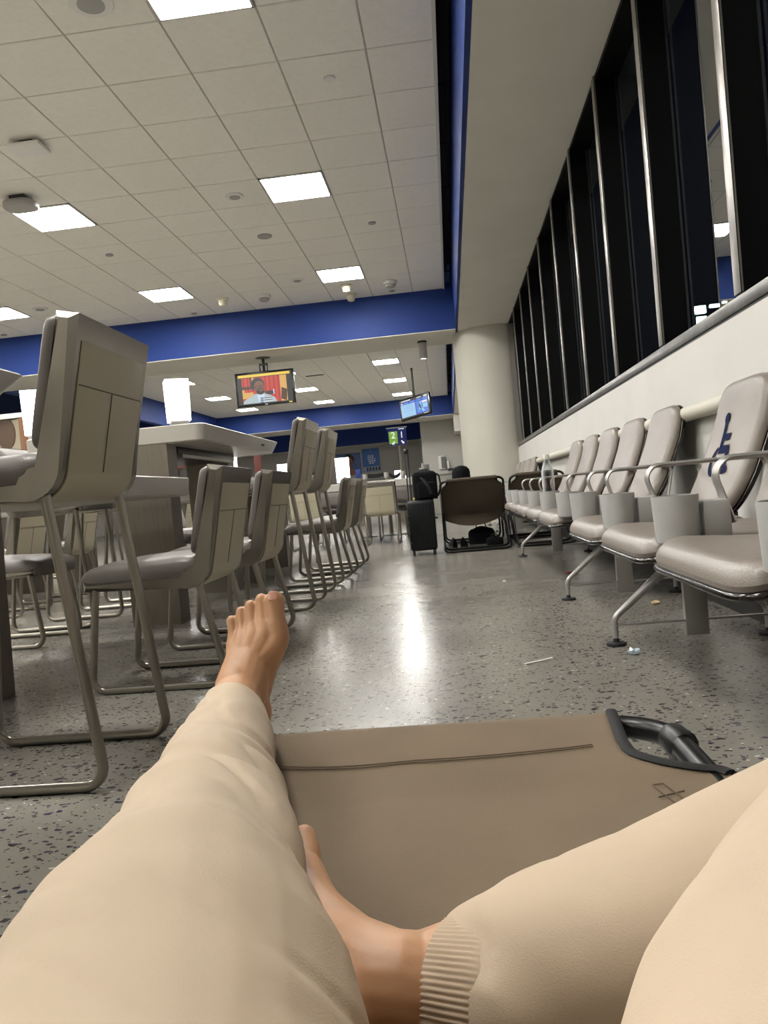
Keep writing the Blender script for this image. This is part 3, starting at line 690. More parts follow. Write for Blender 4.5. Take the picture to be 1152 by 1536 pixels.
# gate desk, card reader, wall monitor
t = thing('gate_desk', 'pale gate desk behind the suitcase and backpack', 'desk', (-.45, 20.3, 0))
MB().box((0, 0, .5), (1.1, .5, 1.0), bev=.02).build('body', WPL, t); MB().box((0, 0, 1.02), (1.18, .58, .04), bev=.01).build('counter_top', GPL, t)
a = pt(638, 704, y=20.2)
t = thing('card_reader', 'grey and white boarding reader standing above the black backpack', 'reader', (a.x, 20.25, 1.04))
MB().box((-.06, 0, .17), (.07, .16, .30), bev=.01).build('housing', WPL, t); MB().box((.04, -.01, .15), (.14, .14, .27), bev=.01).build('screen_box', GPL, t); MB().box((-.12, -.03, .17), (.08, .05, .04), bev=.01, rot=Matrix.Rotation(.5, 3, 'Y')).build('arm', WPL, t)
a, b = pt(657, 684, y=30.9), pt(669, 703, y=30.9)
t = thing('wall_monitor', 'white framed monitor on the grey end wall above the beanie', 'monitor', ((a.x+b.x)/2, 30.98, (a.z+b.z)/2))
MB().box((0, 0, 0), (b.x-a.x, .1, a.z-b.z), bev=.01).build('housing', WPL, t); MB().box((.06, -.052, -.01), ((b.x-a.x)*.62, .008, (a.z-b.z)*.86)).build('screen', mat('dim_screen', rgb(96, 98, 98), .3), t)
a = pt(676, 704, y=30.95); tag(MB().box((0, 0, 0), (.24, .07, .09), bev=.01).build('wall_switch_box', BLACK, loc=a), 'small black box on the end wall right of the monitor', 'box')
a = pt(672.5, 697, y=30.95); tag(MB().box((0, 0, 0), (.09, .1, .3), bev=.02).build('wall_phone', WPL, loc=a), 'small white handset on the end wall beside the monitor', 'phone')
# ================================================================ SCREENS
def emis(n, r, g, b, e=.9): return mat('screen_'+n, rgb(r, g, b), .4, emit=e)
a, b = pt(397, 536, z=SOFF-.01), pt(397.5, 582, y=14.2)
t = thing('television', 'black wall television under the beam showing a man in a pale suit', 'television', (b.x, 14.2, b.z), 0)
W, H = 1.11, .63
MB().box((0, .04, 0), (W, .07, H), bev=.008).build('casing', mat('gloss_black', rgb(14, 14, 15), .25), t)
M = FACECAM((0, .004, 0)); w, h = 1.03, .56; m = MB()
cols = [emis('red', 206, 52, 34), emis('dark_red', 150, 26, 20), emis('gold', 222, 170, 84), emis('brown', 70, 38, 22), emis('yellow', 236, 200, 70, 1), emis('black', 14, 12, 12), emis('skin', 122, 76, 52), emis('suit', 176, 196, 200), emis('shirt', 206, 220, 240), emis('tie', 84, 120, 170), emis('white', 225, 230, 235)]
R_ = lambda x0, x1, z0, z1: [(x0*w, z0*h), (x1*w, z0*h), (x1*w, z1*h), (x0*w, z1*h)]
m.flat(R_(-.5, .5, -.5, .5), M, .0005, 5)
m.flat(R_(-.42, .28, -.47, .38), M, .001, 0)
for k in range(9): x = -.4+.08*k; m.flat(R_(x, x+.022, -.47, .38), M, .0015, 1)
m.flat(R_(.28, .40, -.47, .38), M, .001, 2); m.flat([(.28*w, -.4*h), (.38*w, -.47*h), (.4*w, -.1*h), (.3*w, -.02*h)], M, .0015, 3)
m.flat(R_(-.42, -.38, -.3, .02), M, .0018, 2); m.flat(R_(-.38, -.22, -.3, -.1), M, .0018, 2); m.flat(R_(-.42, -.27, .0, .1), M, .0019, 3); m.flat(R_(-.24, -.2, .1, .38), M, .0016, 2); m.flat(R_(-.27, -.235, .0, .38), M, .0017, 3)
m.flat(R_(.0, .16, -.22, -.1), M, .0019, 5); m.flat(R_(.145, .165, -.22, -.06), M, .002, 8)
m.flat(R_(-.48, .47, .40, .485), M, .002, 4)
ell = lambda x, z, rx, rz, n=26: [(x*w+rx*w*cos(2*PI*k/n), z*h+rz*h*sin(2*PI*k/n)) for k in range(n)]
m.flat([(-.42*w, -.47*h), (.2*w, -.47*h), (.17*w, -.33*h), (.08*w, -.24*h), (-.02*w, -.17*h), (-.2*w, -.17*h), (-.3*w, -.27*h), (-.4*w, -.36*h)], M, .0025, 7)
m.flat([(-.16*w, -.2*h), (-.02*w, -.16*h), (-.03*w, -.47*h), (-.12*w, -.47*h)], M, .003, 8); m.flat([(-.09*w, -.3*h), (-.055*w, -.3*h), (-.04*w, -.47*h), (-.11*w, -.47*h)], M, .0034, 9)
m.flat(ell(-.13, .14, .125, .225), M, .003, 5); m.flat(ell(-.105, .04, .1, .22), M, .0036, 6); m.flat(ell(-.085, -.1, .075, .1), M, .0039, 5); m.flat(ell(-.075, -.06, .045, .035), M, .0042, 6)
for x, z in ((-.13, .055), (-.05, .075)): m.flat(ell(x, z, .042, .05), M, .0042, 5); m.flat(ell(x, z, .033, .037), M, .0045, 6)
m.flat(R_(-.25, -.1, .045, .07), M, .0043, 5)
for z in (-.36, -.43): m.flat(R_(-.1, .12, z, z+.022), M, .0045, 10); m.flat(R_(-.1, .12, z+.022, z+.045), M, .0045, 5)
m.build('screen', cols, t, smooth=False)
MB().box((.0, .002, -.297), (.05, .004, .012)).build('maker_mark', WPL, t); MB().box((.46, .002, -.295), (.06, .004, .02)).build('energy_sticker', mat('yellow_sticker', rgb(210, 196, 90), .5), t)
dz = a.z-b.z
MB().lathe([(.14, dz+.008), (.14, dz-.006), (.03, dz-.02), (.001, dz-.02)], 24, (0, .06, 0)).build('ceiling_plate', BLACK, t)
m = MB(); m.tube([(0, .06, dz), (0, .06, H/2-.02)], .026, 12).box((-.07, .06, H/2+.06), (.02, .05, .18)).box((.07, .06, H/2+.06), (.02, .05, .18)).box((0, .06, H/2+.13), (.16, .06, .03)); m.build('mount_pole', BLACK, t)
# crooked flight screen
p0 = pt(623, 551, z=CEIL); yy = p0.y
b = pt(622, 610, y=yy)
t = thing('flight_screen', 'crooked blue flight information screen hanging on a black pole', 'screen', (b.x, yy, b.z))
t.rotation_euler = (math.radians(-6), math.radians(-7), math.radians(-26))
W, H = .98, .62
MB().box((0, .05, 0), (W, .09, H), bev=.008).build('casing', MATS['gloss_black'], t)
M = FACECAM((0, .003, 0)); w, h = .92, .55; m = MB()
cols = [emis('deep_blue', 24, 62, 190), emis('pale_blue', 150, 200, 236), emis('mid_blue', 66, 126, 222), MATS['screen_black'], MATS['screen_white']]
m.flat(R_(-.5, .5, -.48, .48), M, .0005, 3); m.flat(R_(-.48, .46, -.42, .36), M, .001, 0); m.flat(R_(-.48, .02, -.42, .24), M, .0015, 1)
m.flat(R_(.05, .46, -.38, .22), M, .0015, 2); m.flat(R_(.3, .46, .24, .36), M, .002, 2)
m.flat([(.12*w, -.3*h), (.2*w, .2*h), (.24*w, .2*h), (.22*w, -.05*h), (.34*w, -.34*h), (.27*w, -.36*h), (.2*w, -.15*h)], M, .002, 1); m.flat([(.15*w, .0), (.18*w, .12*h), (.24*w, -.2*h), (.18*w, -.15*h)], M, .0025, 3)
for k in range(4): m.flat(R_(-.42, -.06, .16-k*.1, .17-k*.1), M, .002, 2)
m.flat(R_(-.45, -.12, .4, .45), M, .002, 4); m.flat(R_(.1, .26, .4, .44), M, .002, 4); m.flat(R_(.34, .46, .39, .46), M, .002, 4); m.flat(R_(.28, .44, -.47, -.44), M, .002, 4); m.flat(R_(.26, .44, .1, .2), M, .0025, 4); m.flat(R_(.28, .44, -.16, .06), M, .0025, 1); m.flat(R_(-.46, -.4, .27, .33), M, .002, 4)
for k in range(3): m.flat(R_(-.36+.22*k, -.2+.22*k, .27, .34), M, .002, 2)
m.build('screen', cols, t, smooth=False)
MB().tube([(.46, .1, -.2), (.53, .1, .0), (.5, .1, .2)], .006, 6).build('cable', BLACK, t); MB().tube(fillet([(-.1, .1, -.3), (.02, .1, -.4), (.2, .1, -.38), (.25, .1, -.28)], .06), .005, 6).build('cable', BLACK, t)
bpy.context.view_layer.update()
inv = t.matrix_world.inverted()
m = MB(); m.tube([inv @ Vector((b.x, yy+.06, CEIL+.005)), inv @ Vector((b.x, yy+.08, b.z))], .028, 12); m.build('ceiling_pole', BLACK, t)
# apron light mast outside
p = pt(1044, 466, x=26); q = pt(1045, 483, x=26)
t = thing('floodlight_mast', 'distant apron floodlight mast seen through the dark window', 'floodlight', (26, p.y, -3.15))
MB().tube([(0, 0, 0), (0, 0, p.z+3.4)], .12, 10).build('mast', DARK, t)
APL = mat('apron_light', (.8, 1, .95, 1), .5, emit=9)
for dx, dz, sx_, sz_ in ((.35, p.z, 1.1, .8), (1.75, p.z+.25, 1.0, .35), (2.75, p.z+.5, .5, .22), (.4, q.z, 1.0, .9)):
    MB().box((dx, -.2, dz+3.15), (sx_, .3, sz_), bev=.08).build('lamp_head', APL, t)
MB().box((1.4, 0, p.z+3.3), (3.4, .08, .08)).build('cross_arm', DARK, t)
# ================================================================ LUGGAGE AND FAR COTS
t = thing('suitcase', 'black ribbed hard shell suitcase standing with its handle up', 'suitcase', (-.325, 8.0, 0), .05)
m = MB(); m.box((0, 0, .300), (.275, .36, .51), bev=.035, seg=4)
for k in range(5):
    z = .13+k*.09
    m.box((-.13, -.16, z), (.03, .05, .012), bev=.004)
for k in range(6): m.box((-.07+.028*k, -.1815, .30), (.010, .006, .40), bev=.002)
m.build('shell', CASE, t); MB().box((0, 0, .300), (.279, .012, .514), bev=.004).build('zip_seam', BLACK, t)
for x in (-.105, .105):
    for y in (-.14, .14):
        m = MB(); m.tube([(x-.012, y, .028), (x+.012, y, .028)], .028, 14); m.box((x, y, .05), (.035, .04, .03), bev=.006); m.build('wheel', RUBBER, t)
m = MB(); m.tube(fillet([(-.115, -.0, .54), (-.115, 0, 1.07), (-.085, 0, 1.07), (-.085, 0, .54)], .012), .007, 8); m.build('telescopic_handle', DARK, t)
MB().box((-.10, 0, 1.065), (.055, .06, .05), bev=.015).build('handle_grip', BLACK, t)
MB().tube(fillet([(.133, -.06, .36), (.163, -.06, .36), (.163, .06, .36), (.133, .06, .36)], .015), .008, 8).build('carry_handle', BLACK, t)
MB().blob((-.06, -.1, .572), (.012, .012, .016)).build('lock_button', mat('yellow_tag', rgb(196, 190, 90), .5), t)
t = thing('backpack', 'black nylon backpack resting on top of the suitcase', 'backpack', (-.262, 8.02, .557), .1)
m = MB(); m.pad(.125, .10, .29, 0, 4.5, er=.05, bulge=.02); o = m.build('bag_body', CLOTH, t)
m = MB(); m.pad(.1, .035, .16, .0, 3, lambda u, v, h: Vector((u+.01, v-.10, h+.02)), er=.03); m.build('front_pocket', CLOTH, t)
m = MB(); m.tube(fillet([(.1, -.02, .27), (.15, -.03, .24), (.16, -.05, .12), (.12, -.08, .03)], .04), .008, 8, r2=.02); m.build('shoulder_strap', BIND, t)
m = MB(); m.tube(fillet([(-.05, -.05, .27), (-.03, -.1, .22), (.02, -.14, .14), (.05, -.14, .05)], .04), .006, 8, r2=.02); m.build('shoulder_strap', BIND, t)
m = MB(); m.tube(fillet([(-.03, .03, .285), (-.03, .03, .31), (.04, .03, .31), (.04, .03, .285)], .012), .006, 8); m.build('grab_loop', BIND, t)
def far_cot(x0, x1, label):
    t = thing('folding_cot', label, 'cot', ((x0+x1)/2, 8.6, 0), 0, 'folding cots with raised backs'); w = (x1-x0)/2
    T, Bt = Vector((0, -.42, .725)), Vector((0, .0, .31))          # back top, hinge
    d = (Bt-T); n_ = Vector((0, -d.z, d.y)).normalized()
    # back canvas with cut-away corners
    m = MB(); rows = []; N = 16
    for k in range(N+1):
        f = k/N; hw = w if f > .2 else w-.075*(1-(f/.2)**2)**.5
        sag = .06*sin(PI*min(1, f*.9)); row = []
        for q in range(13):
            u = -1+2*q/12; p = T+d*f; s_ = sag*(1-u*u)+(.16*(1-u*u) if f > .9 else 0)*(f-.9)*10
            row.append(Vector((u*hw, p.y-s_*.5, p.z-(s_*.5 if f > .5 else s_*.15))))
        rows.append(row)
    R1 = rows; m.grid(R1, closed=False, caps=False); m.tube([(-w+.085, -.42, .727), (w-.085, -.42, .727)], .019, 10)
    for s in (-1, 1): m.tube([(s*(w-.012), -.42+.42*f, .725-.415*f) for f in (.22, .95)], .018, 10)
    m.build('back_canvas', CANVD, t)
    m = MB(); m.box((0, .7, .30), (2*w-.04, 1.35, .006)); m.build('seat_canvas', CANVD, t)
    m = MB(); e = w-.012
    m.tube(fillet([(-e, 1.38, .30), (-e, 0, .30), (-e, -.42, .725), (e, -.42, .725), (e, 0, .30), (e, 1.38, .30)], .07, 5), .013, 8); m.build('side_rail', BTUBE, t)
    for s in (-1, 1):
        m = MB(); m.tube([(s*e-s*.1, -.42, .735), (s*e-s*.07, -.395, .69), (s*e-s*.02, -.36, .655)], .006, 6); m.build('corner_binding', BIND, t)
    for y in (-.85, -.52, .35, .9):
        m = MB(); tz = .30 if y > -.2 else .29
        m.tube(fillet([(-e-.0, min(max(y, -.05), 1.2), tz), (-e, y, .013), (e, y, .013), (e, min(max(y, -.05), 1.2), tz)], .06, 5), .012, 8); m.build('leg', BTUBE, t)
    for s in (-1, 1):
        m = MB(); m.tube([(s*e, -.30, .60), (s*(e+.0), -.62, .12)], .009, 8); m.build('brace', BTUBE, t)
        MB().box((s*e, -.02, .29), (.035, .07, .09), bev=.008).build('hinge', BLACK, t)
    return t
far_cot(-.12, .565, 'folding cot with its brown canvas back raised, a beanie showing above it')
far_cot(.61, 1.19, 'second folding cot with raised brown canvas, partly behind the airport seats')
def dark_bag(x, y, sx, sy, h, label, rz=0, name='duffel_bag', cat='bag'):
    t = thing(name, label, cat, (x, y, 0), rz); m = MB(); m.pad(sx, sy, h, 0, 2.6, er=min(sx, sy)*.6, bulge=h*.15); m.build('body', CLOTH, t)
    m = MB(); m.tube(fillet([(-sx*.4, 0, h*.95), (-sx*.3, 0, h*1.35), (sx*.3, 0, h*1.35), (sx*.4, 0, h*.95)], .03), .007, 8); m.build('handle', BIND, t)
dark_bag(.30, 8.78, .15, .10, .17, 'soft black bag under the cot, in the middle')
dark_bag(.42, 8.35, .09, .07, .09, 'small black bag on the floor under the right side of the cot')
def shoe(x, y, rz, label):
    t = thing('shoe', label, 'shoe', (x, y, 0), rz, 'shoes under the far cot'); m = MB(); rows = []
    for v, hw, h in ((-.13, .02, .05), (-.125, .03, .09), (-.06, .034, .105), (0, .036, .08), (.06, .042, .055), (.11, .036, .045), (.135, .015, .03)):
        rows.append([(hw*cos(a)*(1 if sin(a) < 0 else .85), v, .018+max(-.003, h*sin(a)*.9)) for a in [2*PI*k/14 for k in range(14)]])
    m.grid(rows); m.build('upper', CLOTH, t)
    m = MB(); m.prism([(-.03, -.13), (.03, -.13), (.036, 0), (.044, .07), (.03, .135), (-.03, .135), (-.044, .07), (-.036, 0)], .02, bev=.004); m.build('sole', RUBBER, t)
shoe(-.03, 8.5, .2, 'dark shoe standing under the cot, left of the bag'); shoe(.09, 8.5, -.1, 'dark shoe standing under the cot, nearer the bag')
# ================================================================ THE NEAR COT
XL, XR, YF, ZC = -.397, .277, 1.128, .31
def edge_in(y):
    """how far the canvas is cut in at the corner"""
    if y < .885: return 0
    if y < .915: return .058*((y-.885)/.03)**.6
    if y < .965: return .058+.031*math.sin((y-.915)/.05*PI/2)
    return .089-.012*max(0, (y-1.0)/.128)
cot = thing('folding_cot', 'khaki canvas folding cot in the foreground under the stretched legs', 'cot', (0, 0, 0))
yy_ = [-.92+k*.06 for k in range(30)]+[.86, .884, .89, .895, .90, .906, .912, .92, .935, .95, .965, .985, 1.0, 1.03, 1.06, 1.09, 1.11, 1.122]
m = MB(); rows = []
def sagz(u, y): return -.030*max(0, 1-abs((u+.55)/.42)**2)*(1 if y < .7 else max(0, (1.05-y)/.35))-.018*(1-u*u)*(1 if y < .9 else max(0, 1-(y-.9)/.2))
for y in yy_+['a', 'b', 'c']:
    y0 = {'a': 1.130, 'b': 1.131, 'c': 1.122}.get(y, y); dz = {'a': -.006, 'b': -.018, 'c': -.03}.get(y, 0)
    e = edge_in(min(y0, 1.12)); row = []
    for q in range(33):
        u = -1+2*q/32; x = (XL+XR)/2+u*((XR-XL)/2-e)
        row.append((x, y0, ZC+dz+(0 if dz else sagz(u, y0))))
    rows.append(row)
m.grid(rows, closed=False, caps=False)
o = m.build('canvas', CANV, cot, ang=60)
md = o.modifiers.new('thick', 'SOLIDIFY'); md.thickness = .003; md.offset = -1
for s, X in ((1, XR), (-1, XL)):
    q = [Vector((X-s*edge_in(y), y, ZC+.001)) for y in (.872, .886, .89, .895, .90, .906, .912, .92, .935, .95, .965, .985, 1.0, 1.03, 1.06, 1.09, 1.11, 1.128)]
    MB().tube(q, .0035, 8, r2=.008).build('edge_binding', BIND, cot)
m = MB()
for y in (.996, .990): m.tube([(-.30+.6*k/16-.0, y, ZC+.0018+sagz((-.30+.6*k/16+.06)/(.337-edge_in(y)), y)) for k in range(17) if -.30+.6*k/16 < .175], .0009, 5)
def zc(x, y): return ZC+.002+sagz((x+.06)/.337, y)
for a, b in (((.192, .868), (.204, .868)), ((.204, .868), (.222, .775)), ((.192, .868), (.210, .775)), ((.19, .835), (.219, .842))):
    m.tube([(a[0]+(b[0]-a[0])*k/5, a[1]+(b[1]-a[1])*k/5, zc(a[0]+(b[0]-a[0])*k/5, a[1]+(b[1]-a[1])*k/5)) for k in range(6)], .0009, 5)
m.build('stitching', STITCH, cot)
m = MB(); m.tube(fillet([(XL+.012, -.9, ZC-.016), (XL+.012, YF-.016, ZC-.016), (XR-.012, YF-.016, ZC-.016), (XR-.012, -.9, ZC-.016)], .085, 8), .0155, 14); m.build('frame_tube', BTUBE, cot)
for s, X in ((1, XR-.012), (-1, XL+.012)):
    m = MB(); c = Vector((X-s*.0, YF-.098, ZC-.016)); d = Vector((s*.1, -.99, 0)).normalized()
    m.tube([c-d*.022, c-d*.017, c+d*.017, c+d*.022], [.017, .0205, .0205, .017], 14); m.build('corner_sleeve', BLACK, cot)
    m = MB(); m.box((X-s*.012, 1.005, ZC-.045), (.006, .045, .07), bev=.004); m.tube([(X-s*.018, 1.005, ZC-.035), (X-s*.004, 1.005, ZC-.035)], .007, 10); m.build('hinge_bracket', DARK, cot)
for y in (.93, -.45):
    m = MB(); m.tube(fillet([(XL+.03, y+.06, ZC-.03), (XL+.03, y, .013), (XR-.03, y, .013), (XR-.03, y+.06, ZC-.03)], .06, 5), .0125, 10); m.build('leg', BTUBE, cot)
# ================================================================ THE PERSON LYING ON IT
def limb(m, chain, n=18, sub=5, flat=None):
    P = [Vector(c[0]) for c in chain]; R = [c[1] for c in chain]; pts, rad = [], []
    def cr(a, b, c, d, t): return .5*((2*b)+(c-a)*t+(2*a-5*b+4*c-d)*t*t+(3*b-a-3*c+d)*t*t*t)
    for i in range(len(P)-1):
        i0, i3 = max(i-1, 0), min(i+2, len(P)-1)
        for k in range(sub):
            t = k/sub; pts.append(cr(P[i0], P[i], P[i+1], P[i3], t)); rad.append(max(.001, cr(R[i0], R[i], R[i+1], R[i3], t)))
    pts.append(P[-1]); rad.append(R[-1])
    d0, d1 = (pts[0]-pts[1]).normalized(), (pts[-1]-pts[-2]).normalized()
    hp = [(sin(a), cos(a)) for a in (PI*.49, PI*.38, PI*.25, PI*.12)]
    p2 = [pts[0]+d0*rad[0]*s_ for s_, c_ in hp]+pts+[pts[-1]+d1*rad[-1]*s_ for s_, c_ in reversed(hp)]
    r2 = [rad[0]*c_ for s_, c_ in hp]+rad+[rad[-1]*c_ for s_, c_ in reversed(hp)]
    m.tube(p2, r2, n)
def fuse(name, m, mtl, parent, voxel, smooth, fn=None, tmp=None):
    o = m.build(name, mtl, None)
    md = o.modifiers.new('r', 'REMESH'); md.mode = 'VOXEL'; md.voxel_size = voxel
    md = o.modifiers.new('s', 'SMOOTH'); md.factor = .5; md.iterations = smooth
    dg = bpy.context.evaluated_depsgraph_get(); me = bpy.data.meshes.new_from_object(o.evaluated_get(dg))
    o.modifiers.clear(); old = o.data; o.data = me; bpy.data.meshes.remove(old); me.name = name
    if fn:
        ns = [v.normal.copy() for v in me.vertices]
        for v, nn in zip(me.vertices, ns): v.co += nn*fn(v.co)
        me.update()
    me.shade_smooth()
    if parent: o.parent = parent
    return o
Q = lambda px, py, y: pt(px, py, y=y)
person = thing('person', 'person lying on the cot in cream trousers, bare feet, one leg bent under the other', 'person', (0, 0, 0))
KL, KR = Q(312, 1250, .70), Vector((.285, .475, .425))
HIPL, HIPR = Vector((-.12, .10, .37)), Vector((.125, .07, .385))
b = MB()
# left leg, foot upright at the far end of the cot
limb(b, [(HIPL, .085), (Q(262, 1480, .44), .078), (KL, .058), (Q(327, 1150, .86), .05), (Q(345, 1085, 1.03), .042), (Q(354, 1050, 1.115), .037), (Q(366, 1030, 1.15), .036)])
limb(b, [(Q(366, 1045, 1.15), .036), (Q(379, 1072, 1.165), .031), (Q(383, 1088, 1.172), .022)])                     # heel
limb(b, [(Q(364, 1042, 1.14), .037), (Q(372, 1005, 1.168), .035), (Q(383, 978, 1.186), .027)])
limb(b, [(Q(352, 1030, 1.135), .030), (Q(358, 1000, 1.165), .025), (Q(362, 972, 1.188), .020)])
limb(b, [(Q(385, 1040, 1.17), .022), (Q(393, 1003, 1.18), .024), (Q(405, 972, 1.19), .025)])
for base, ra, tip, rt in ((Q(414, 962, 1.19), .0205, Q(412, 902, 1.207), .0158), (Q(396, 955, 1.188), .0185, Q(392, 899, 1.210), .0094), (Q(380, 956, 1.188), .018, Q(375.5, 908, 1.210), .0086),
                          (Q(366, 962, 1.189), .018, Q(361.5, 917.5, 1.209), .0082), (Q(354, 972, 1.19), .0165, Q(347.5, 931, 1.206), .0084)):
    big = rt > .012
    limb(b, [(Q(372, 1010, 1.168).lerp(base, .35), .026), (base, ra), (base.lerp(tip, .42), ra*.5+rt*.5 if big else rt*1.28), (base.lerp(tip, .72)+Vector((0, -.001, 0)), rt*.98), (tip, rt*1.06)], n=16)
# right leg, bent, foot tucked beside the left knee
limb(b, [(HIPR, .085), (HIPR.lerp(KR, .5), .072), (KR, .055), (KR.lerp(Q(690, 1475, .475), .45), .052), (Q(690, 1478, .475), .037), (Q(610, 1487, .47), .0345), (Q(560, 1478, .482), .036), (Q(510, 1445, .525), .034)])
limb(b, [(Q(560, 1490, .475), .036), (Q(525, 1515, .463), .031)])
limb(b, [(Q(520, 1450, .52), .034), (Q(468, 1378, .595), .028), (Q(452, 1312, .65), .021), (Q(459, 1283, .672), .0135), (Q(456, 1256, .69), .0115)])
for k, (dx, dz) in enumerate(((-.012, -.012), (-.024, -.022), (-.036, -.03), (-.045, -.036))):
    a_, c_ = Q(460, 1312, .65)+Vector((dx, -.004*k, dz)), Q(458, 1262, .685)+Vector((dx*1.1, -.008*k, dz*1.1))
    limb(b, [(Q(515, 1450, .52)+Vector((dx*.3, 0, dz*.3)), .028), (a_, .015), (c_, .0085)], n=12)
limb(b, [(HIPL, .085), (HIPL.lerp(HIPR, .5)+Vector((0, -.04, 0)), .09), (HIPR, .085)])
body = fuse('body', b, SKIN, person, .0023, 4)
# nails
def nail(c, n_, up, w, l):
    n_ = Vector(n_).normalized(); up = Vector(up); up = (up-n_*up.dot(n_)).normalized(); M = frame(c, up.cross(n_), up)
    m = MB(); m.pad(w, l, .0012, -.002, 3, lambda u, v, h: M @ Vector((u, v, h-(u/w)**2*.0022)), n=20, er=.0008); m.build('toenail', NAIL, person)
def toward(p): return (EYE-p).normalized()
c = Q(410.5, 899, 1.207); nn = (toward(c)+Vector((-.1, 0, .45))).normalized(); nail(c+nn*.0150, nn, (0, .25, 1), .0082, .0078)
# trousers
def folds(co):
    p = co; w = noise.noise((p.x*4, p.y*4, p.z*4))*1.6
    q = p.y*11+p.x*9+w
    a = noise.noise((q, p.x*4-p.y*2.5, p.z*6)); c = noise.noise((p.x*13+w, p.y*17, p.z*13+3))
    e_ = max(0, min(1, (p.y-.15)/.4))
    e_ *= .2 if p.x > .0 else 1
    return (.0075*a+.0046*c)*(.35+.65*e_)-.0048*e_*max(0, 1-abs(noise.noise((q*1.3+4, p.x*5, 1)))*5)
tr = MB()
LS = [(Q(345, 1092, 1.045), .058), (Q(337, 1118, .975), .065), (Q(327, 1155, .875), .0685), (Q(318, 1210, .77), .075), (Q(310, 1262, .69), .080), (Q(296, 1340, .58), .087), (Q(283, 1400, .51), .093), (Q(255, 1520, .41), .102), (HIPL+Vector((.005, .05, 0)), .105), (HIPL+Vector((0, -.12, .0)), .11)]
limb(tr, LS, n=28)
C0 = Q(690, 1492, .474)
DN = Vector((0, 0, -.008))
RS = [(C0.lerp(KR, .085)+DN, .053), (C0.lerp(KR, .2)+DN, .061), (C0.lerp(KR, .5)+DN, .066), (C0.lerp(KR, .78), .072), (KR+Vector((0, 0, .008)), .078)]
limb(tr, RS, n=28); limb(tr, [(C0+Vector((.90, -.42, .10)).normalized()*.040, .0485), (C0.lerp(KR, .26)+DN, .060)], n=28)
limb(tr, [(KR, .078), (Vector((.215, .385, .432)), .084), (Vector((.162, .295, .438)), .092), (Vector((.118, .195, .435)), .098), (HIPR, .105), (HIPR+Vector((0, -.14, 0)), .11)], n=28)
limb(tr, [(HIPL, .10), (HIPL.lerp(HIPR, .5)+Vector((0, -.03, 0)), .105), (HIPR, .10)]); limb(tr, [(HIPL+Vector((0, -.12, 0)), .11), (HIPR+Vector((0, -.12, 0)), .11)])
fuse('trousers', tr, FLEECE, person, .0042, 7, folds)
ax = Vector((.90, -.42, .10)).normalized(); s_ = Vector((0, 0, 1)); s_ = (s_-ax*s_.dot(ax)).normalized(); tt = ax.cross(s_)
m = MB(); rows = []; n = 400; L_ = .031
for f, r in ((.0, .0385), (.0, .0425), (.03, .0440), (.5, .0452), (.97, .0462), (1.15, .046), (1.3, .044)):
    rows.append([C0+ax*(-.006+L_*f)+(s_*cos(2*PI*k/n)+tt*sin(2*PI*k/n))*(r+(.0006*sin(2*PI*k/5) if 0 < f < 1.1 else 0)) for k in range(n)])
m.grid(rows, caps=False); m.build('ribbed_cuff', RIB, person, ang=80)
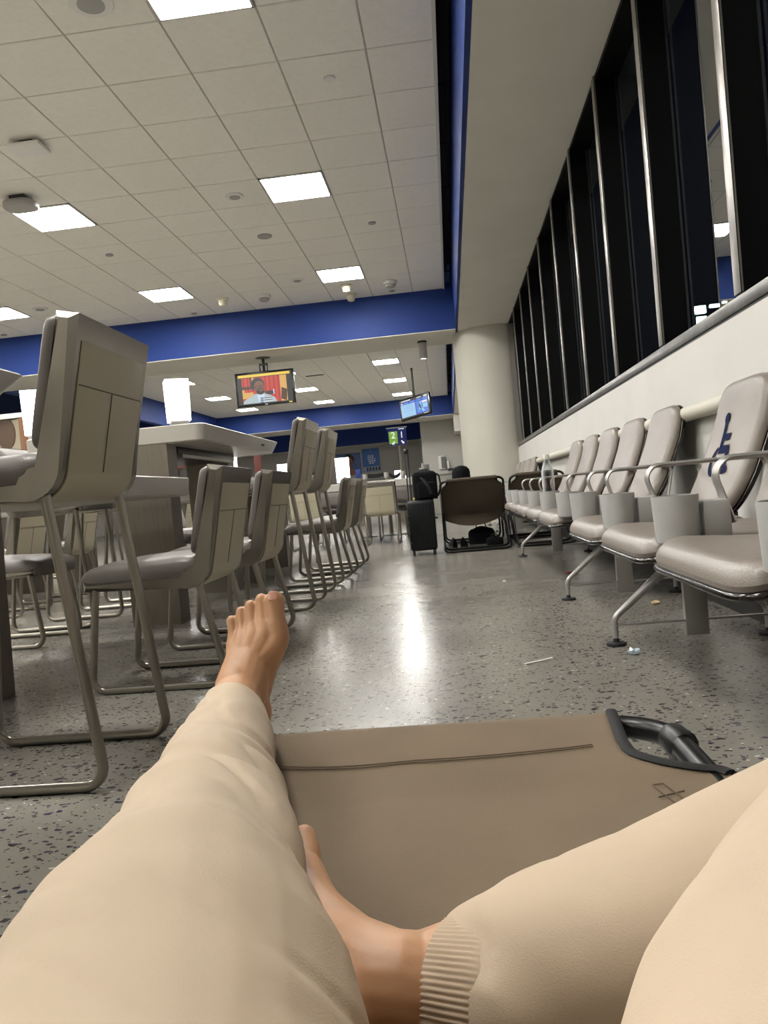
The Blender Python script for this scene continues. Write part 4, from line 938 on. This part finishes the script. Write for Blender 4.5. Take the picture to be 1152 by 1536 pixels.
# ================================================================ THE PERSON WITH THE BEANIE
other = thing('person', 'person in a black beanie lying behind the raised back of the far cot', 'person', (0, 0, 0))
hd = pt(692, 716, y=8.40)
b = MB()
limb(b, [(Vector((hd.x, 8.42, hd.z-.02)), .085), (Vector((hd.x, 8.43, hd.z+.03)), .088)]); limb(b, [(Vector((hd.x, 8.44, hd.z-.14)), .055), (Vector((hd.x, 8.43, hd.z-.03)), .055)])
limb(b, [(Vector((hd.x+.02, 8.55, hd.z-.2)), .11), (Vector((.22, 8.78, .48)), .12), (Vector((.22, 8.85, .44)), .13)])
for s in (-1, 1):
    limb(b, [(Vector((.22+s*.07, 8.88, .42)), .085), (Vector((.22+s*.1, 9.25, .47)), .06), (Vector((.22+s*.09, 9.65, .37)), .045)]); limb(b, [(Vector((.22+s*.09, 9.66, .36)), .04), (Vector((.22+s*.1, 9.7, .47)), .03)])
    limb(b, [(Vector((hd.x+.02+s*.15, 8.52, hd.z-.2)), .055), (Vector((hd.x+.02+s*.2, 8.7, .46)), .045), (Vector((.22+s*.08, 8.82, .585)), .035)])
limb(b, [(Vector((hd.x, 8.515, hd.z)), .015), (Vector((hd.x, 8.525, hd.z-.02)), .013)], n=10)
fuse('body', b, SKIN, other, .012, 4)
b = MB()
limb(b, [(Vector((hd.x+.02, 8.55, hd.z-.2)), .12), (Vector((.22, 8.78, .48)), .13), (Vector((.22, 8.85, .44)), .14)])
for s in (-1, 1):
    limb(b, [(Vector((.22+s*.07, 8.88, .42)), .094), (Vector((.22+s*.1, 9.25, .47)), .069), (Vector((.22+s*.09, 9.6, .37)), .054)])
    limb(b, [(Vector((hd.x+.02+s*.15, 8.52, hd.z-.2)), .063), (Vector((hd.x+.02+s*.2, 8.7, .46)), .053), (Vector((.22+s*.1, 8.80, .57)), .043)])
fuse('dark_clothes', b, CLOTH, other, .012, 4)
m = MB(); m.lathe([(.094, -.03), (.1, -.02), (.1, .012), (.0975, .02), (.099, .05), (.09, .085), (.066, .112), (.03, .126), (.001, .129)], 36, (hd.x, 8.425, hd.z)); m.build('beanie', CLOTH, other)
# ================================================================ CAMERA, WORLD
cam = bpy.data.cameras.new('camera'); cam.sensor_fit = 'HORIZONTAL'; cam.sensor_width = 36; cam.lens = F/1152*36; cam.clip_start = .02; cam.clip_end = 300
co = bpy.data.objects.new('camera', cam); C.objects.link(co)
Mx = Matrix((CR, CU, -_f)).transposed().to_4x4(); Mx.translation = EYE; co.matrix_world = Mx
bpy.context.scene.camera = co
w = bpy.data.worlds.new('night'); bpy.context.scene.world = w; w.use_nodes = True
w.node_tree.nodes['Background'].inputs[0].default_value = (.004, .006, .012, 1); w.node_tree.nodes['Background'].inputs[1].default_value = 1
sc = bpy.context.scene
sc.view_settings.view_transform = 'Standard'; sc.view_settings.look = 'None'; sc.view_settings.exposure = 0
sc.cycles.max_bounces = 10; sc.cycles.diffuse_bounces = 5; sc.cycles.transparent_max_bounces = 12; sc.cycles.use_denoising = True
sc.cycles.sample_clamp_indirect = 6
